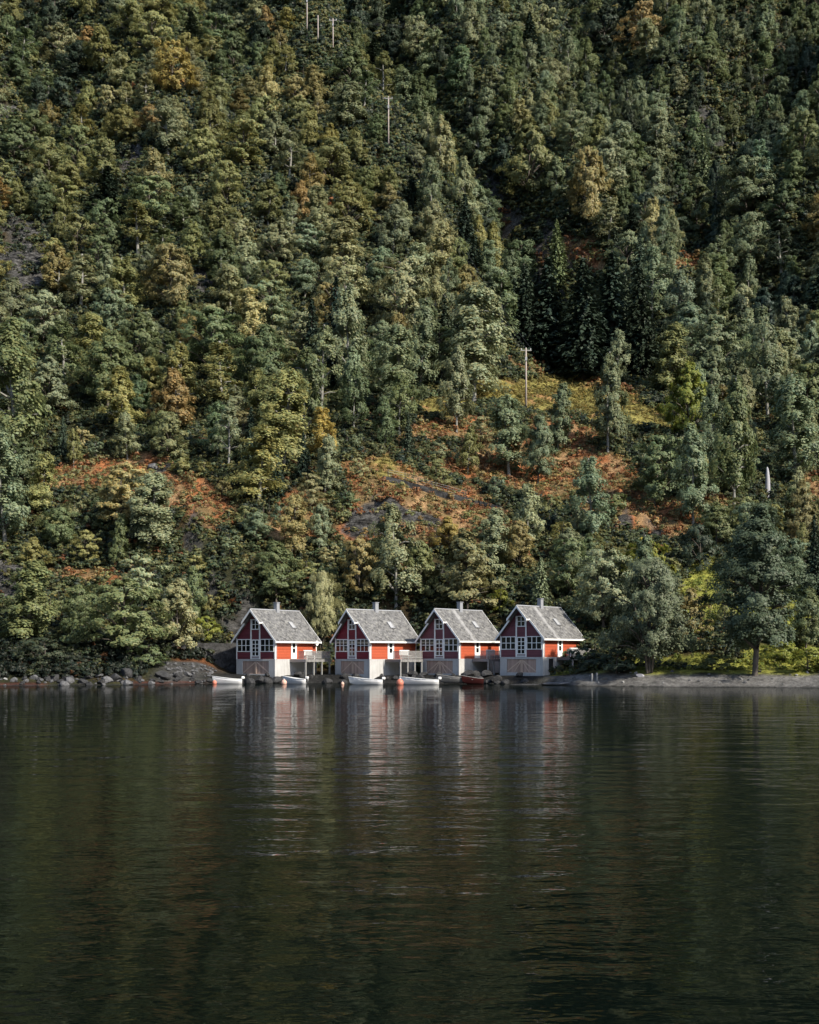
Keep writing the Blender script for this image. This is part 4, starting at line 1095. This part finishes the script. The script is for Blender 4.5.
for (px, Y, r, sz, mt, lab) in ((520, 140.8, 1.9, (1.7, .6, .35), M['rockdark'], 'long flat dark rock ledge before the rightmost boathouse'), (560, 139.5, 1.7, (1.9, .7, .30), M['rock'], 'long flat grey rock shelf at the corner of the rightmost boathouse'),
      (490, 143.0, 1.3, (1.8, .6, .4), M['rockdark'], 'low dark rock between the canoe and the rightmost boathouse'), (434, 145.8, 1.3, (2.2, .5, .4), M['rockdark'], 'dark rock hump behind the longest white boat'),
      (640, 136.2, .5, (1, .8, .7), M['whitestone'], 'single white stone on the beach under the willow'), (153, 192, 1.0, (1, 1, 1), M['rock'], 'lone grey boulder on the rusty ledge above the bluff'),
      (275, 149.5, 1.0, (1.1, .9, .8), M['rockdark'], 'dark rock at the corner of the leftmost boathouse')):
    if px == 153:
        p = hit(153, 470); boulder(p.x, p.y, r, mt, lab, None, 0, sz)
    else: boulder((px - CX) / F * Y, Y, r, mt, lab, None, .5, sz, rad(RR.uniform(-8, 8)))

# ------------------------------------------------------------------ walls, posts, poles, wires, stone
def dry_wall(name, label, pts_, hgt, th_, mt, course=.35):
    """rough masonry along a line of ground points"""
    v = []; f = []; rows = max(3, int(hgt / course)); path = []
    for p, q_ in zip(pts_[:-1], pts_[1:]):
        n = max(2, int((q_ - p).length / .45))
        path += [p.lerp(q_, k / n) for k in range(n)]
    path.append(pts_[-1]); nn = len(path); nr = rows + 1
    for i, p in enumerate(path):
        d = (path[min(i + 1, nn - 1)] - path[max(0, i - 1)]); d.z = 0; d.normalize(); s = Vector((-d.y, d.x, 0))
        for side in (-1, 1):
            for k in range(nr):
                z = -.5 + (hgt + .5) * k / rows; o = th_ / 2 * (1 - .15 * k / rows) + RR.normal() * .035
                c = p + s * side * o; v.append((c.x, c.y, p.z + z + RR.normal() * .03))
    for i in range(nn - 1):
        for side in (0, 1):
            o = (i * 2 + side) * nr; o2 = ((i + 1) * 2 + side) * nr
            for k in range(rows): f.append((o + k, o2 + k, o2 + k + 1, o + k + 1))
        f.append(((i * 2) * nr + rows, ((i + 1) * 2) * nr + rows, ((i + 1) * 2 + 1) * nr + rows, (i * 2 + 1) * nr + rows))
    for i in (0, nn - 1):
        f.append(tuple((i * 2) * nr + k for k in range(nr)) + tuple((i * 2 + 1) * nr + k for k in range(nr - 1, -1, -1)))
    o = MB().add(v, f).build(name, mt); tag(o, label, 'wall'); return o
def gp(px, Y): X = (px - CX) / F * Y; return Vector((X, Y, float(ground(X, Y))))
dry_wall('stone_wall', 'dark stone retaining wall standing left of the leftmost boathouse', [Vector((-30.5, 153.6, 1.6)), Vector((-26, 155.2, 1.6)), Vector((-21.5, 158.2, 1.6))], 3.3, .8, M['stonewall'])
dry_wall('stone_wall', 'low dark wall along the road between the willow and the pale wall', [Vector((31.5, 147, 3.2)), Vector((36, 147.2, 3.3)), Vector((39.2, 147.5, 3.4))], .75, .5, M['stonewall'])
dry_wall('stone_wall', 'pale grey road wall behind the trunk of the tallest beach tree', [Vector((38.6, 146.4, 3.75)), Vector((44.4, 146.4, 3.75))], .85, .5, M['stonegrey'])
hp = [hit(x, y) for x, y in ((383, 482), (402, 485), (425, 492), (450, 499), (478, 506), (502, 512))]
dry_wall('stone_wall', 'low dark wall crossing the rusty slope under the wire fence', hp, .75, .5, M['stonewall'])
fe = thing('wire_fence', 'wire fence with dark posts above the bare rock slab', 'fence', hit(388, 478))
fp = [hit(x, y) for x, y in ((388, 479), (405, 482), (418, 487), (432, 491), (448, 495), (466, 500))]
for p in fp:
    q_ = p - fe.location; MB().box(q_.x - .06, q_.x + .06, q_.y - .06, q_.y + .06, q_.z - .3, q_.z + 1.45).build('post', M['darkwood'], fe)
wm = MB()
for hgt in (.55, 1.0, 1.35): wm.tube([p - fe.location + Vector((0, -.07, hgt)) for p in fp], .018, 4)
wm.build('wire', M['metal'], fe)
def power_pole(label, px, py, hp_, arm=True, ymin=0, r=.17, extra_h=0):
    p = hit(px, py, ymin); hh = hp_ * p.y / F
    t = thing('power_pole', label, 'power pole', p)
    MB().tube([(0, 0, -1), (0, 0, hh * .5), (0, 0, hh)], [r * 1.2, r, r * .8], 9).build('shaft', M['polewood'], t, smooth=True)
    if arm:
        c = MB().box(-1.05, 1.05, -.09, .09, hh - .55, hh - .37).build('crossarm', M['greywood'], t)
        for x in (-.9, 0, .9): MB().tube([(x, 0, hh - .37), (x, 0, hh - .05 + (0.12 if x == 0 else 0))], [.06, .09], 6).build('insulator', M['trimgrey'], c)
        MB().box(-.2, .2, -.36, -.17, hh * .78, hh * .84).build('pole_box', M['metal'], t)
    return [p + Vector((x, 0, hh + .02)) for x in (-.9, 0, .9)]
pa = power_pole('wooden power pole with a crossarm standing on the meadow', 526, 407, 58)
pb = power_pole('wooden power pole halfway up the dark gully', 388.5, 152, 54)
pc_ = power_pole('leftmost of the three power poles high at the top edge', 307, 40, 48)
pd = power_pole('shortest of the three power poles high at the top edge', 318, 50, 34, False, 0, .16)
pe = power_pole('rightmost of the three power poles high at the top edge', 333, 54, 34)
def wire(name, label, A, B_, sag, group):
    path = [A.lerp(B_, t) - Vector((0, 0, sag * 4 * t * (1 - t))) for t in np.linspace(0, 1, 17)]
    o = MB().tube(path, .03, 4).build(name, M['black']); tag(o, label, 'power line', group)
for k in range(3):
    wire('power_line', 'thin power line climbing from the meadow pole to the gully pole', pa[k], pb[k], 4.5, 'lines between meadow pole and gully pole')
far_ = hit(560, 30)
for k in range(3):
    wire('power_line', 'thin power line crossing the dark gully from the rightmost top pole', pe[k], far_ + Vector((k * 1.2, 0, 9 + k * 1.2)), 5, 'lines crossing the dark gully')
# white standing stone
p = hit(767.5, 497)
v = []; n = 10; lv = ((-.4, .44), (.0, .43), (1.3, .42), (2.6, .37), (3.7, .29), (4.4, .19), (4.75, .05))
for z_, rr_ in lv:
    for k in range(n):
        t_ = 2 * PI * k / n; v.append((rr_ * math.cos(t_) * (1 + .08 * math.sin(3 * t_)) + .04 * math.sin(z_ * .8), rr_ * .8 * math.sin(t_), z_))
fs = [(i * n + k, i * n + (k + 1) % n, (i + 1) * n + (k + 1) % n, (i + 1) * n + k) for i in range(len(lv) - 1) for k in range(n)] + [tuple((len(lv) - 1) * n + k for k in range(n))]
o = MB().add(v, fs).build('standing_stone', M['whitestone'], None, True, loc=p); tag(o, 'slim white standing stone tapering to a point against dark trees', 'stone')
p = hit(25, 632); o = MB().tube([(0, 0, -.3), (0, 0, 2.1)], [.07, .06], 8).box(-.12, .12, -.12, .12, 2.1, 2.3).build('marker_post', M['trimgrey'], None, loc=p); tag(o, 'pale marker post by the shore road at the picture edge', 'post')
for px, lab in ((592, 'left one of two short grey mooring posts by the beach bush'), (597, 'right one of two short grey mooring posts by the beach bush')):
    Y = 137.2; X = (px - CX) / F * Y
    o = MB().tube([(0, 0, -.4), (0, 0, .8), (0, 0, .86)], [.11, .10, .06], 8).build('mooring_post', M['postwood'], None, loc=(X, Y, float(ground(X, Y)))); tag(o, lab, 'post', None)


# ------------------------------------------------------------------ light, sky, camera
w = bpy.data.worlds.new('World'); scene.world = w; w.use_nodes = True
nt = w.node_tree
sky = nt.nodes.new('ShaderNodeTexSky'); sky.sky_type = 'NISHITA'; sky.sun_disc = False
S = Vector((.79, -.61, 0)).normalized(); EL = rad(39)
sky.sun_elevation = EL; sky.sun_rotation = math.atan2(S.x, S.y)
nt.links.new(sky.outputs[0], nt.nodes['Background'].inputs[0]); nt.nodes['Background'].inputs[1].default_value = .135
sl = bpy.data.lights.new('sun', 'SUN'); sl.energy = 4.6; sl.angle = rad(1.5); sl.color = (1, .915, .78)
so = bpy.data.objects.new('sun', sl); COL.objects.link(so)
sv = Vector((S.x * math.cos(EL), S.y * math.cos(EL), math.sin(EL)))
so.rotation_euler = sv.to_track_quat('Z', 'Y').to_euler()
cam = bpy.data.cameras.new('camera'); cam.sensor_fit = 'VERTICAL'; cam.sensor_height = 36
cam.lens = F / 1024 * 36; cam.shift_y = (HY - 512) / 1024; cam.clip_end = 3000
co_ = bpy.data.objects.new('camera', cam); COL.objects.link(co_)
co_.location = (0, 0, H0); co_.rotation_euler = (rad(90), 0, 0)
scene.camera = co_
scene.view_settings.view_transform = 'Standard'; scene.view_settings.look = 'None'
scene.view_settings.exposure = 0.58; scene.view_settings.gamma = 1
scene.cycles.max_bounces = 6; scene.cycles.diffuse_bounces = 2; scene.cycles.glossy_bounces = 3; scene.cycles.transparent_max_bounces = 4
scene.cycles.use_denoising = True
